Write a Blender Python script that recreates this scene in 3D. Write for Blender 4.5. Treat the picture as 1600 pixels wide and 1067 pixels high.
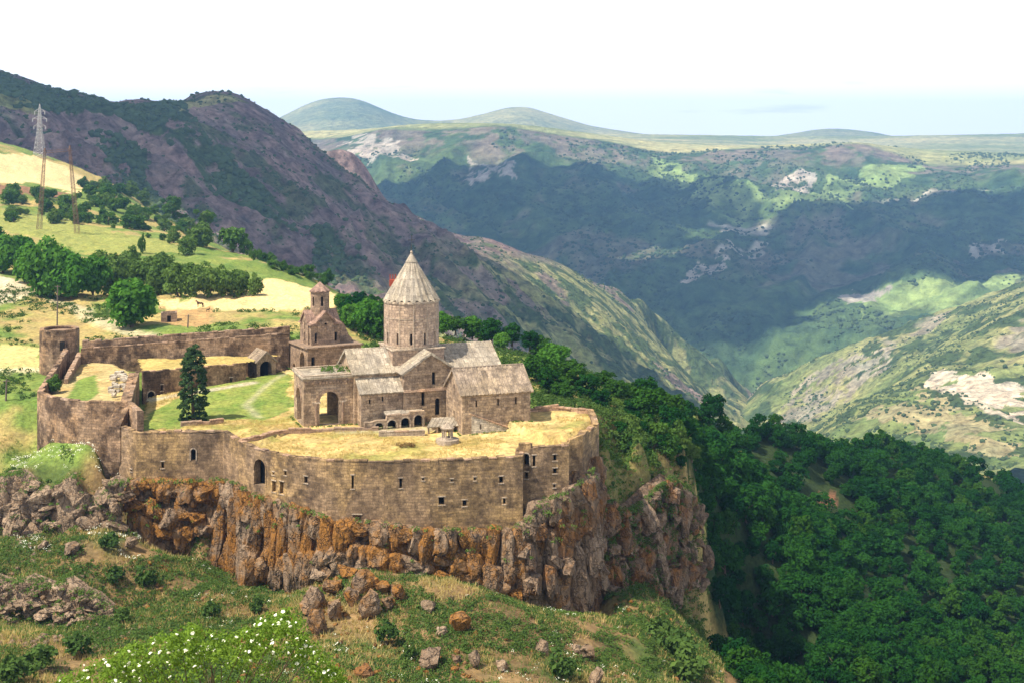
import bpy, bmesh, math, random
import numpy as np
from mathutils import Vector, Matrix
from mathutils.geometry import tessellate_polygon

for _o in list(bpy.data.objects): bpy.data.objects.remove(_o)
SC = bpy.context.scene
COL = SC.collection
RAD = math.radians

# ------------------------------------------------------------------ camera
F, HX, HY = 2000.0, 800.0, 230.0            # focal length and horizon in photo pixels (1600 wide)
cam = bpy.data.cameras.new('camera'); cam.sensor_width = 36.0; cam.lens = F / 1600 * 36
cam.shift_y = -(533.5 - HY) / 1600; cam.clip_start = 0.5; cam.clip_end = 60000
camo = bpy.data.objects.new('camera', cam); COL.objects.link(camo)
camo.location = (0, 0, 0); camo.rotation_euler = (RAD(90), 0, 0); SC.camera = camo

# ------------------------------------------------------------------ sky, sun, exposure
SUN_EL = RAD(57); SUN_DIR = Vector((-0.87 * math.cos(SUN_EL), -0.493 * math.cos(SUN_EL), math.sin(SUN_EL))).normalized()
world = bpy.data.worlds.new('World'); SC.world = world; world.use_nodes = True
wn = world.node_tree; wn.nodes.clear()
out = wn.nodes.new('ShaderNodeOutputWorld'); bg = wn.nodes.new('ShaderNodeBackground'); bg.inputs[1].default_value = 0.05
sky = wn.nodes.new('ShaderNodeTexSky'); sky.sky_type = 'NISHITA'; sky.sun_disc = False
sky.sun_elevation = SUN_EL; sky.sun_rotation = math.atan2(SUN_DIR.x, SUN_DIR.y); sky.altitude = 1500
tc = wn.nodes.new('ShaderNodeTexCoord'); sep = wn.nodes.new('ShaderNodeSeparateXYZ')
wn.links.new(tc.outputs['Generated'], sep.inputs[0])
def wmath(op, a, b):
    n = wn.nodes.new('ShaderNodeMath'); n.operation = op
    for i, v in enumerate((a, b)):
        if isinstance(v, (int, float)): n.inputs[i].default_value = v
        else: wn.links.new(v, n.inputs[i])
    return n.outputs[0]
zz = wmath('ADD', wmath('ABSOLUTE', sep.outputs[2], 0), 0.06)
cmb = wn.nodes.new('ShaderNodeCombineXYZ')
wn.links.new(wmath('DIVIDE', sep.outputs[0], zz), cmb.inputs[0]); wn.links.new(wmath('DIVIDE', sep.outputs[1], zz), cmb.inputs[1])
cn = wn.nodes.new('ShaderNodeTexNoise'); cn.inputs['Scale'].default_value = 0.34; cn.inputs['Detail'].default_value = 7; cn.inputs['Roughness'].default_value = 0.55
wn.links.new(cmb.outputs[0], cn.inputs['Vector'])
cr = wn.nodes.new('ShaderNodeValToRGB'); cr.color_ramp.elements[0].position = 0.28; cr.color_ramp.elements[1].position = 0.52
# cloud bank along the horizon, broken cloud and open sky higher up
elv = wmath('MULTIPLY', wmath('MAXIMUM', wmath('SUBTRACT', sep.outputs[2], 0.10), 0.0), 1.1)
wn.links.new(wmath('SUBTRACT', wmath('ADD', cn.outputs[0], 0.11), wmath('MINIMUM', elv, 0.30)), cr.inputs[0])
mx = wn.nodes.new('ShaderNodeMix'); mx.data_type = 'RGBA'; mx.inputs[7].default_value = (26, 26.1, 26.3, 1)
wn.links.new(cr.outputs[0], mx.inputs[0]); wn.links.new(sky.outputs[0], mx.inputs[6])
wn.links.new(mx.outputs[2], bg.inputs[0]); wn.links.new(bg.outputs[0], out.inputs[0])
sl = bpy.data.lights.new('sun', 'SUN'); sl.energy = 5.0; sl.angle = RAD(0.6); sl.color = (1.0, 0.92, 0.78)
so = bpy.data.objects.new('sun', sl); COL.objects.link(so); so.rotation_euler = SUN_DIR.to_track_quat('Z', 'Y').to_euler()
SC.view_settings.view_transform = 'Standard'; SC.view_settings.look = 'None'
SC.view_settings.exposure = 0.75; SC.view_settings.gamma = 1.0; SC.view_settings.use_curve_mapping = False
SC.cycles.max_bounces = 5; SC.cycles.diffuse_bounces = 2; SC.cycles.transparent_max_bounces = 8; SC.cycles.volume_bounces = 0

# ------------------------------------------------------------------ helpers
rng = np.random.default_rng(7); random.seed(7)
def at(px, py, Y): return Vector(((px - HX) * Y / F, Y, -(py - HY) * Y / F))
def onz(px, py, Z): return at(px, py, F * -Z / (py - HY))
def _h(ix, iy, s):
    n = (ix.astype(np.int64) * 374761393 + iy.astype(np.int64) * 668265263 + s * 974634777) & 0x7fffffff
    n = ((n ^ (n >> 13)) * 1274126177) & 0x7fffffff
    return ((n ^ (n >> 16)) & 0xffff) / 65535.0
def vnoise(x, y, s=0):
    x = np.asarray(x, float); y = np.asarray(y, float)
    ix = np.floor(x); iy = np.floor(y); fx = x - ix; fy = y - iy
    fx = fx * fx * fx * (fx * (fx * 6 - 15) + 10); fy = fy * fy * fy * (fy * (fy * 6 - 15) + 10)
    a = _h(ix, iy, s); b = _h(ix + 1, iy, s); c = _h(ix, iy + 1, s); d = _h(ix + 1, iy + 1, s)
    return (a * (1 - fx) + b * fx) * (1 - fy) + (c * (1 - fx) + d * fx) * fy
def fbm(x, y, octs=4, s=0, rough=0.5):
    t = 0; a = 1; n = 0; x = np.asarray(x, float); y = np.asarray(y, float)
    for i in range(octs):
        t = t + a * vnoise(x, y, s + i * 17); n += a; a *= rough
        x, y = (x * 0.8 - y * 0.6) * 2.03 + 13.7, (x * 0.6 + y * 0.8) * 2.03 + 5.1
    return t / n
def ridged(x, y, octs=4, s=0):
    t = 0; a = 1; n = 0; x = np.asarray(x, float); y = np.asarray(y, float)
    for i in range(octs):
        t = t + a * (1 - np.abs(2 * vnoise(x, y, s + i * 31) - 1)); n += a; a *= 0.5
        x, y = (x * 0.8 - y * 0.6) * 2.07 + 3.7, (x * 0.6 + y * 0.8) * 2.07 + 9.1
    return t / n
def inpoly(x, y, poly):
    x = np.asarray(x, float); y = np.asarray(y, float); r = np.zeros(x.shape, bool); n = len(poly)
    for i in range(n):
        x1, y1 = poly[i][0], poly[i][1]; x2, y2 = poly[(i + 1) % n][0], poly[(i + 1) % n][1]
        if y1 == y2: continue
        c = ((y1 > y) != (y2 > y)) & (x < (x2 - x1) * (y - y1) / (y2 - y1) + x1)
        r ^= c
    return r
def segdist(x, y, pts):
    d = np.full(np.shape(x), 1e9)
    for a, b in zip(pts[:-1], pts[1:]):
        vx, vy = b[0] - a[0], b[1] - a[1]; L = vx * vx + vy * vy + 1e-9
        t = np.clip(((x - a[0]) * vx + (y - a[1]) * vy) / L, 0, 1)
        d = np.minimum(d, np.hypot(x - a[0] - t * vx, y - a[1] - t * vy))
    return d
ORG = {}
def tag(o, label=None, cat=None, group=None, kind=None):
    if label: o['label'] = label
    if cat: o['category'] = cat
    if group: o['group'] = group
    if kind: o['kind'] = kind
    return o
def empty(name, loc, label=None, cat=None, group=None, kind=None):
    o = bpy.data.objects.new(name, None); COL.objects.link(o); o.location = loc; o.empty_display_size = 0.3
    ORG[o.name] = Vector(loc); return tag(o, label, cat, group, kind)
def link(name, me, mats, parent=None, org=None):
    """mesh in world coordinates -> object under parent"""
    o = bpy.data.objects.new(name, me); COL.objects.link(o)
    if mats is not None:
        for m in (mats if isinstance(mats, (list, tuple)) else [mats]): me.materials.append(m)
    if parent is not None:
        g = ORG[parent.name]; me.transform(Matrix.Translation(-g)); o.parent = parent; ORG[o.name] = g
    elif org is not None:
        me.transform(Matrix.Translation(-Vector(org))); o.location = org; ORG[o.name] = Vector(org)
    else: ORG[o.name] = Vector((0, 0, 0))
    return o
def npmesh(name, V, Fc, smooth=False, col=None, colname='Col'):
    V = np.ascontiguousarray(V, np.float32); Fc = np.ascontiguousarray(Fc, np.int32); k = Fc.shape[1]
    me = bpy.data.meshes.new(name); me.vertices.add(len(V)); me.vertices.foreach_set('co', V.ravel())
    me.loops.add(Fc.size); me.loops.foreach_set('vertex_index', Fc.ravel())
    me.polygons.add(len(Fc)); me.polygons.foreach_set('loop_start', np.arange(len(Fc), dtype=np.int32) * k)
    if smooth: me.polygons.foreach_set('use_smooth', np.ones(len(Fc), bool))
    if col is not None:
        ca = me.color_attributes.new(colname, 'FLOAT_COLOR', 'POINT')
        c4 = np.ones((len(V), 4), np.float32); c4[:, :3] = col; ca.data.foreach_set('color', c4.ravel())
    me.update(calc_edges=True); return me
def bmdone(name, bm, recalc=True):
    if recalc: bmesh.ops.recalc_face_normals(bm, faces=bm.faces[:])
    me = bpy.data.meshes.new(name); bm.to_mesh(me); bm.free(); return me
def boxuv(me, s=1.0):
    uv = me.uv_layers.new(name='UVMap')
    for p in me.polygons:
        n = p.normal
        for li in p.loop_indices:
            c = me.vertices[me.loops[li].vertex_index].co
            if abs(n.z) > 0.75: u, v = c.x, c.y
            else:
                t = Vector((-n.y, n.x)); t = t.normalized() if t.length > 1e-5 else Vector((1, 0))
                u, v = c.x * t.x + c.y * t.y, c.z
            uv.data[li].uv = (u * s, v * s)
def hexa(name, c8, mat, parent, bevel=0.0):
    """c8: four bottom corners, four top corners (same order)"""
    bm = bmesh.new(); v = [bm.verts.new(c) for c in c8]
    for f in ((3, 2, 1, 0), (4, 5, 6, 7), (0, 1, 5, 4), (1, 2, 6, 5), (2, 3, 7, 6), (3, 0, 4, 7)): bm.faces.new([v[i] for i in f])
    if bevel: bmesh.ops.bevel(bm, geom=bm.edges[:], offset=bevel, segments=1, affect='EDGES')
    me = bmdone(name, bm); boxuv(me); return link(name, me, mat, parent)
def frustum(bm, c, r0, r1, h, n=12, ph=0.0, axis=None):
    """tapered prism added to bm from point c along axis"""
    ax = (axis or Vector((0, 0, 1))).normalized(); q = ax.to_track_quat('Z', 'Y')
    a = []; b = []
    for i in range(n):
        t = ph + 2 * math.pi * i / n; d = q @ Vector((math.cos(t), math.sin(t), 0))
        a.append(bm.verts.new(Vector(c) + d * r0)); b.append(bm.verts.new(Vector(c) + ax * h + d * r1))
    for i in range(n): j = (i + 1) % n; bm.faces.new((a[i], a[j], b[j], b[i]))
    bm.faces.new(a[::-1]); bm.faces.new(b)
def bar(bm, p, q, r, n=5): frustum(bm, p, r, r, (Vector(q) - Vector(p)).length, n, 0.3, Vector(q) - Vector(p))

# ------------------------------------------------------------------ materials
def M(name):
    m = bpy.data.materials.new(name); m.use_nodes = True; nt = m.node_tree; nt.nodes.clear()
    o = nt.nodes.new('ShaderNodeOutputMaterial'); return m, nt, o
class NB:
    def __init__(s, nt): s.nt = nt
    def n(s, t, **k):
        x = s.nt.nodes.new(t)
        for a, b in k.items(): setattr(x, a, b)
        return x
    def l(s, a, b): s.nt.links.new(a, b)
    def setin(s, sock, v):
        if hasattr(v, 'is_output'): s.l(v, sock)
        else: sock.default_value = v
    def noise(s, vec, scale, detail=4, rough=0.55, dist=0.0):
        x = s.n('ShaderNodeTexNoise'); x.inputs['Scale'].default_value = scale; x.inputs['Detail'].default_value = detail
        x.inputs['Roughness'].default_value = rough; x.inputs['Distortion'].default_value = dist; s.l(vec, x.inputs['Vector']); return x.outputs[0]
    def ramp(s, f, p0, p1, c0=(0, 0, 0, 1), c1=(1, 1, 1, 1)):
        x = s.n('ShaderNodeValToRGB'); e = x.color_ramp.elements; e[0].position = p0; e[1].position = p1; e[0].color = c0; e[1].color = c1
        s.l(f, x.inputs[0]); return x.outputs[0]
    def mix(s, f, a, b, mode='MIX'):
        x = s.n('ShaderNodeMix', data_type='RGBA', blend_type=mode); s.setin(x.inputs[0], f)
        s.setin(x.inputs[6], a); s.setin(x.inputs[7], b); return x.outputs[2]
    def math(s, op, a, b=0.0):
        x = s.n('ShaderNodeMath', operation=op); s.setin(x.inputs[0], a); s.setin(x.inputs[1], b); return x.outputs[0]
    def vmul(s, v, k):
        x = s.n('ShaderNodeVectorMath', operation='MULTIPLY'); s.l(v, x.inputs[0]); x.inputs[1].default_value = k; return x.outputs[0]
    def bump(s, h, strength, dist, nrm=None):
        x = s.n('ShaderNodeBump'); x.inputs['Strength'].default_value = strength; x.inputs['Distance'].default_value = dist
        s.l(h, x.inputs['Height'])
        if nrm is not None: s.l(nrm, x.inputs['Normal'])
        return x.outputs[0]
    def principled(s, o, col, rough=0.9, normal=None, spec=0.2):
        p = s.n('ShaderNodeBsdfPrincipled'); s.setin(p.inputs['Base Color'], col); s.setin(p.inputs['Roughness'], rough)
        p.inputs['Specular IOR Level'].default_value = spec
        if normal is not None: s.l(normal, p.inputs['Normal'])
        s.l(p.outputs[0], o.inputs[0]); return p
def c4(c): return (c[0], c[1], c[2], 1)
def mat_stone(name, base, dark, ochre, bw=0.62, bh=0.33, stain=0.5, och=0.5, mortar=0.3, joint=(0.16, 0.12, 0.09), blot=0.0):
    m, nt, o = M(name); b = NB(nt)
    pos = b.n('ShaderNodeNewGeometry').outputs['Position']; uv = b.n('ShaderNodeUVMap').outputs[0]
    wob = b.n('ShaderNodeVectorMath', operation='ADD'); b.l(uv, wob.inputs[0])
    nz = b.n('ShaderNodeTexNoise'); nz.inputs['Scale'].default_value = 1.1; b.l(pos, nz.inputs['Vector'])
    b.l(b.vmul(nz.outputs['Color'], (0.16, 0.12, 0)), wob.inputs[1])
    br = b.n('ShaderNodeTexBrick'); b.l(wob.outputs[0], br.inputs['Vector'])
    br.inputs['Scale'].default_value = 1; br.inputs['Brick Width'].default_value = bw; br.inputs['Row Height'].default_value = bh
    br.inputs['Mortar Size'].default_value = 0.03; br.inputs['Mortar Smooth'].default_value = 0.4; br.inputs['Bias'].default_value = 0
    br.inputs['Color1'].default_value = (0.62, 0.61, 0.60, 1); br.inputs['Color2'].default_value = (1.28, 1.26, 1.22, 1); br.inputs['Mortar'].default_value = (0.85, 0.84, 0.82, 1)
    big = b.noise(b.vmul(pos, (1, 1, 0.55)), 0.17, 5, 0.6); mid = b.noise(pos, 0.75, 5, 0.65); fine = b.noise(pos, 5.0, 4, 0.7)
    c = b.mix(b.ramp(big, 0.42, 0.60), c4(base), c4(ochre))
    c = b.mix(och, c4(base), c)
    c = b.mix(b.math('MULTIPLY', b.ramp(mid, 0.48, 0.68), stain), c, c4(dark))
    if blot: c = b.mix(b.math('MULTIPLY', b.ramp(b.math('ADD', b.noise(b.vmul(pos, (1, 1, 0.8)), 0.26, 6, 0.68), b.math('MULTIPLY', mid, 0.18)), 0.54, 0.66), blot), c, c4([x * 0.62 for x in dark]))
    c = b.mix(0.8, c, br.outputs['Color'], 'MULTIPLY')
    c = b.mix(0.7, c, b.ramp(b.noise(b.vmul(pos, (1, 1, 0.35)), 1.7, 5, 0.7), 0.32, 0.68, (0.55, 0.54, 0.53, 1), (1.28, 1.26, 1.22, 1)), 'MULTIPLY')
    c = b.mix(b.math('MULTIPLY', br.outputs['Fac'], mortar), c, c4(joint))
    c = b.mix(b.ramp(fine, 0.30, 0.72), b.mix(1.0, c, (0.55, 0.53, 0.52, 1), 'MULTIPLY'), b.mix(1.0, c, (1.28, 1.26, 1.22, 1), 'MULTIPLY'))
    hgt = b.math('ADD', b.math('MULTIPLY', br.outputs['Fac'], -0.7), b.math('MULTIPLY', fine, 0.9))
    b.principled(o, c, 0.92, b.bump(hgt, 0.8, 0.08)); return m
def mat_rock(name, base, base2, lichen, lich=0.45, dark=(0.07, 0.055, 0.045)):
    m, nt, o = M(name); b = NB(nt)
    pos = b.n('ShaderNodeNewGeometry').outputs['Position']; rnd = b.n('ShaderNodeObjectInfo').outputs['Random']
    big = b.noise(pos, 0.22, 4, 0.6); mid = b.noise(pos, 1.1, 6, 0.68); fine = b.noise(pos, 5, 5, 0.7)
    c = b.mix(b.ramp(mid, 0.35, 0.65), c4(base), c4(base2))
    c = b.mix(b.math('MULTIPLY', rnd, 0.55), c, c4([x * 0.5 for x in base]))
    f = b.math('ADD', b.math('MULTIPLY', big, 0.8), b.math('MULTIPLY', mid, 0.45)); f = b.math('ADD', f, b.math('MULTIPLY', rnd, 0.16))
    c = b.mix(b.ramp(f, 0.86 - 0.3 * lich, 1.0 - 0.3 * lich), c, b.mix(b.ramp(fine, 0.35, 0.65), c4(lichen), c4([x * 0.4 for x in lichen])))
    c = b.mix(b.ramp(fine, 0.25, 0.45, (1, 1, 1, 1), (0, 0, 0, 1)), c, c4(dark))
    vo = b.n('ShaderNodeTexVoronoi', feature='DISTANCE_TO_EDGE'); vo.inputs['Scale'].default_value = 0.75; b.l(b.vmul(pos, (1, 1, 0.45)), vo.inputs['Vector'])
    wb = b.n('ShaderNodeVectorMath', operation='ADD'); b.l(b.vmul(pos, (1, 1, 0.45)), wb.inputs[0]); nz = b.n('ShaderNodeTexNoise'); nz.inputs['Scale'].default_value = 1.3; b.l(pos, nz.inputs['Vector']); b.l(b.vmul(nz.outputs['Color'], (1.5, 1.5, 1.5)), wb.inputs[1]); b.l(wb.outputs[0], vo.inputs['Vector'])
    crack = b.ramp(vo.outputs['Distance'], 0.0, 0.07); c = b.mix(b.math('MULTIPLY', b.math('SUBTRACT', 1.0, crack), 0.5), c, c4(dark))
    c = b.mix(1.0, c, b.ramp(b.noise(b.vmul(pos, (1, 1, 0.3)), 2.2, 5, 0.7), 0.3, 0.7, (0.6, 0.6, 0.6, 1), (1.2, 1.2, 1.2, 1)), 'MULTIPLY')
    b.principled(o, c, 0.93, b.bump(b.math('ADD', b.math('ADD', mid, b.math('MULTIPLY', fine, 0.5)), b.math('MULTIPLY', crack, 0.5)), 1.0, 0.6)); return m
def mat_ground(name, fscale=1.2, amt=0.45, bumpd=0.25, bumps=0.7, tint=(1.0, 1.0, 1.0)):
    """albedo from the mesh's colour layer, broken up by fine noise"""
    m, nt, o = M(name); b = NB(nt)
    pos = b.n('ShaderNodeNewGeometry').outputs['Position']; vc = b.n('ShaderNodeVertexColor', layer_name='Col').outputs[0]
    f1 = b.noise(pos, fscale, 6, 0.7); f2 = b.noise(pos, fscale * 0.22, 4, 0.6)
    lo, hi = 1 - amt, 1 + amt
    c = b.mix(1.0, vc, b.ramp(f1, 0.3, 0.7, (lo, lo, lo, 1), (hi, hi, hi * 0.95, 1)), 'MULTIPLY')
    c = b.mix(1.0, c, b.ramp(f2, 0.35, 0.65, (0.82, 0.88, 0.85, 1), (1.16, 1.1, 1.02, 1)), 'MULTIPLY')
    c = b.mix(1.0, c, c4(tint), 'MULTIPLY')
    b.principled(o, c, 0.95, b.bump(f1, bumps, bumpd), 0.1); return m
def mat_leaf(name, c1, c2, c3, trans=0.3):
    m, nt, o = M(name); b = NB(nt)
    rnd = b.n('ShaderNodeObjectInfo').outputs['Random']; pos = b.n('ShaderNodeNewGeometry'); isl = pos.outputs['Random Per Island']
    c = b.mix(rnd, c4(c1), c4(c2)); c = b.mix(b.math('MULTIPLY', isl, 0.6), c, c4(c3))
    d = b.n('ShaderNodeBsdfDiffuse'); t = b.n('ShaderNodeBsdfTranslucent'); b.l(c, d.inputs[0]); b.l(b.mix(1.0, c, (1.2, 1.35, 0.6, 1), 'MULTIPLY'), t.inputs[0])
    s = b.n('ShaderNodeMixShader'); s.inputs[0].default_value = trans; b.l(d.outputs[0], s.inputs[1]); b.l(t.outputs[0], s.inputs[2])
    b.l(s.outputs[0], o.inputs[0]); return m
def mat_plain(name, col, rough=0.8, var=0.25, scale=3.0, metal=0.0):
    m, nt, o = M(name); b = NB(nt); pos = b.n('ShaderNodeNewGeometry').outputs['Position']
    f = b.noise(pos, scale, 4, 0.6)
    c = b.mix(f, c4([x * (1 - var) for x in col]), c4([min(1, x * (1 + var)) for x in col]))
    p = b.principled(o, c, rough, b.bump(f, 0.3, 0.03)); p.inputs['Metallic'].default_value = metal; return m
S_FORT = mat_stone('fort_stone', (0.36, 0.25, 0.155), (0.12, 0.08, 0.055), (0.54, 0.36, 0.16), 0.8, 0.40, 0.75, 0.85, 0.4, blot=0.6)
S_FORTL = mat_stone('fort_stone_left', (0.38, 0.265, 0.18), (0.10, 0.06, 0.038), (0.42, 0.25, 0.125), 0.8, 0.40, 0.7, 0.6, 0.4, blot=0.85)
S_CHURCH = mat_stone('church_stone', (0.45, 0.345, 0.255), (0.16, 0.11, 0.085), (0.54, 0.39, 0.24), 0.8, 0.42, 0.7, 0.6, 0.35, blot=0.3)
S_BELL = mat_stone('belfry_stone', (0.35, 0.25, 0.18), (0.13, 0.092, 0.075), (0.38, 0.27, 0.19), 0.7, 0.38, 0.7, 0.5, 0.35)
S_DRUM = mat_stone('drum_stone', (0.46, 0.345, 0.265), (0.25, 0.18, 0.15), (0.46, 0.34, 0.24), 0.8, 0.45, 0.4, 0.5, 0.3)
S_TRIM = mat_stone('pale_trim_stone', (0.47, 0.39, 0.31), (0.25, 0.19, 0.15), (0.5, 0.38, 0.26), 1.0, 0.4, 0.4, 0.4, 0.3)
S_COPE = mat_stone('coping_stone', (0.42, 0.30, 0.22), (0.2, 0.14, 0.11), (0.5, 0.30, 0.18), 0.9, 0.5, 0.5, 0.6, 0.3)
S_WHITE = mat_stone('whitewashed_stone', (0.58, 0.53, 0.45), (0.35, 0.28, 0.22), (0.55, 0.45, 0.33), 0.6, 0.3, 0.4, 0.3, 0.25)
S_ROOF = mat_stone('roof_slab_stone', (0.40, 0.355, 0.295), (0.22, 0.18, 0.145), (0.43, 0.36, 0.25), 0.8, 1.2, 0.4, 0.5, 0.25)
S_ROOFD = mat_stone('weathered_roof_stone', (0.36, 0.29, 0.23), (0.14, 0.11, 0.09), (0.40, 0.31, 0.2), 0.8, 1.6, 0.8, 0.5, 0.25)
S_CAP = mat_stone('belfry_cap_stone', (0.36, 0.24, 0.19), (0.2, 0.13, 0.11), (0.40, 0.27, 0.19), 0.6, 0.9, 0.5, 0.5, 0.25)
PAINTED_DARK = mat_plain('painted_interior_dark', (0.012, 0.010, 0.009), 1.0)  # near-black colour painted in place of the shade inside openings
R_CLIFF = mat_rock('cliff_rock', (0.30, 0.195, 0.12), (0.45, 0.325, 0.22), (0.50, 0.225, 0.05), 0.78)
R_GREY = mat_rock('grey_rock', (0.35, 0.23, 0.14), (0.56, 0.41, 0.28), (0.40, 0.21, 0.08), 0.10)
R_RED = mat_rock('red_brown_rock', (0.25, 0.16, 0.10), (0.41, 0.295, 0.20), (0.42, 0.19, 0.06), 0.55)
G_NEAR = mat_ground('hillside_ground', 1.4, 0.5, 0.3, 0.8)
G_COURT = mat_ground('courtyard_ground', 1.6, 0.5, 0.3, 0.8)
G_MTN = mat_ground('mountain_ground', 0.09, 0.7, 12.0, 1.0)
G_FAR = mat_ground('far_slope_ground', 0.028, 0.6, 25.0, 1.0)
L_FOREST = mat_leaf('forest_leaf', (0.009, 0.048, 0.008), (0.030, 0.100, 0.013), (0.007, 0.034, 0.007), 0.2)
L_FOREST2 = mat_leaf('forest_leaf_light', (0.018, 0.07, 0.008), (0.05, 0.12, 0.014), (0.012, 0.045, 0.007), 0.22)
L_BRIGHT = mat_leaf('orchard_leaf', (0.06, 0.165, 0.018), (0.10, 0.22, 0.028), (0.03, 0.10, 0.014), 0.3)
L_SCRUB = mat_leaf('scrub_leaf', (0.045, 0.11, 0.018), (0.10, 0.185, 0.032), (0.03, 0.07, 0.014), 0.25)
L_OLIVE = mat_leaf('olive_leaf', (0.095, 0.16, 0.03), (0.13, 0.20, 0.042), (0.055, 0.10, 0.024), 0.25)
L_CYP = mat_leaf('dark_needle', (0.034, 0.068, 0.022), (0.034, 0.068, 0.022), (0.06, 0.095, 0.035), 0.2)
L_BROWN = mat_leaf('dry_bush_leaf', (0.20, 0.12, 0.05), (0.22, 0.13, 0.05), (0.12, 0.08, 0.03), 0.2)
L_FLOWER = mat_leaf('flowering_bush_leaf', (0.17, 0.26, 0.035), (0.19, 0.28, 0.045), (0.08, 0.15, 0.025), 0.35)
L_SHRUB = mat_leaf('shrub_leaf', (0.058, 0.105, 0.024), (0.10, 0.16, 0.036), (0.036, 0.075, 0.02), 0.25)
L_GRASS = mat_leaf('green_grass', (0.085, 0.16, 0.035), (0.085, 0.16, 0.035), (0.17, 0.21, 0.06), 0.3)
L_DRY = mat_leaf('dry_grass', (0.46, 0.34, 0.13), (0.46, 0.34, 0.13), (0.56, 0.45, 0.22), 0.3)
L_PETAL = mat_plain('cream_petals', (0.85, 0.83, 0.66), 0.8, 0.1)
BARK = mat_plain('bark', (0.11, 0.08, 0.055), 0.95, 0.4, 4)
STEEL_L = mat_plain('galvanised_steel', (0.42, 0.40, 0.39), 0.6, 0.15, 1, 0.2)
STEEL_R = mat_plain('rusty_steel', (0.16, 0.09, 0.06), 0.8, 0.35, 0.6)
WOOD = mat_plain('weathered_wood', (0.13, 0.10, 0.08), 0.9, 0.3, 6)
IRON = mat_plain('dark_iron', (0.05, 0.05, 0.05), 0.6, 0.2, 4)
RUST = mat_plain('rust_red_paint', (0.26, 0.05, 0.025), 0.75, 0.35, 2)
HORSE = mat_plain('horse_coat', (0.045, 0.022, 0.012), 0.7, 0.3, 5)
CLOUD = mat_plain('cloud_white', (0.8, 0.8, 0.8), 1.0, 0.03, 0.01)

# ================================================================== terrain
class Terrain:
    def __init__(s, pts, c, detail, smooth=0.0):
        s.P = np.array([[p[0], p[1], p[2]] for p in pts], float); s.sc = 100.0; s.c = c; s.detail = detail
        n = len(s.P); X = s.P[:, :2] / s.sc
        D = np.sqrt(((X[:, None] - X[None]) ** 2).sum(-1) + (c / s.sc) ** 2) - smooth * np.eye(n)
        A = np.zeros((n + 3, n + 3)); A[:n, :n] = -D; A[:n, n] = 1; A[:n, n + 1:] = X; A[n, :n] = 1; A[n + 1:, :n] = X.T
        s.w = np.linalg.solve(A, np.r_[s.P[:, 2], 0, 0, 0]); s.X = X
    def base(s, x, y):
        sh = np.shape(x); x = np.ravel(x) / s.sc; y = np.ravel(y) / s.sc; n = len(s.X); z = s.w[n] + s.w[n + 1] * x + s.w[n + 2] * y
        for i in range(n): z = z - s.w[i] * np.sqrt((x - s.X[i, 0]) ** 2 + (y - s.X[i, 1]) ** 2 + (s.c / s.sc) ** 2)
        return z.reshape(sh)
    def H(s, x, y):
        z = s.base(x, y); return z + s.detail(np.asarray(x, float), np.asarray(y, float), z)
    def hit(s, px, py, y0, y1, n=900):
        Y = np.geomspace(y0, y1, n); X = (px - HX) * Y / F; Zr = -(py - HY) * Y / F
        d = Zr - s.H(X, Y); k = np.where((d[:-1] > 0) & (d[1:] <= 0))[0]
        if len(k) == 0: i = int(np.argmin(np.abs(d)))
        else:
            i = k[0]; t = d[i] / (d[i] - d[i + 1]); Yi = Y[i] + t * (Y[i + 1] - Y[i]); return Vector(((px - HX) * Yi / F, Yi, -(py - HY) * Yi / F))
        return Vector((X[i], Y[i], Zr[i]))
    def poly(s, pts, y0, y1): return [tuple(s.hit(a, b, y0, y1)[:2]) for a, b in pts]
    def sheet(s, name, px0, px1, npx, y0, y1, ny, colf, mat, base=None):
        a = np.linspace(px0, px1, npx); Y = np.geomspace(y0, y1, ny)
        gx = (a[None, :] - HX) / F * Y[:, None]; gy = np.repeat(Y[:, None], npx, 1); gz = s.H(gx, gy)
        e = 2.0 if y0 < 100 else 12.0
        V = np.stack([gx, gy, gz], -1).reshape(-1, 3)
        idx = np.arange(npx * ny).reshape(ny, npx)
        Fc = np.stack([idx[:-1, :-1], idx[:-1, 1:], idx[1:, 1:], idx[1:, :-1]], -1).reshape(-1, 4)
        # slope from the grid itself
        dzy = np.gradient(gz, axis=0) / np.gradient(gy, axis=0); dzx = np.gradient(gz, axis=1) / np.maximum(np.gradient(gx, axis=1), 1e-3)
        col = colf(gx.ravel(), gy.ravel(), gz.ravel(), np.hypot(dzx, dzy).ravel())
        o = link(name, npmesh(name, V, Fc, True, col), mat); tag(o, kind='structure'); return o
def lerp(a, b, t):
    t = np.clip(t, 0, 1)[:, None]; return np.asarray(a) * (1 - t) + np.asarray(b) * t
def sstep(x, a, b): t = np.clip((x - a) / (b - a), 0, 1); return t * t * (3 - 2 * t)

def calibrate(T, crest, nback, want, y0, y1, rounds=5, lim=9.0):
    """nudge the crest points (and their back points) until the skyline has its measured height"""
    n = len(crest)
    for r in range(rounds):
        for i, (px, py, Yc) in enumerate(crest):
            Y = np.geomspace(y0, min(y1, Yc * lim), 500); X = (px - HX) * Y / F; k = (HY - T.base(X, Y) * F / Y).min(); e = (py - k) * Yc / F * .8
            T.P[want[0] + i, 2] -= e
            for j in range(nback): T.P[want[1] + i * nback + j, 2] -= e
        T.__init__(T.P, T.c, T.detail)
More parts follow.
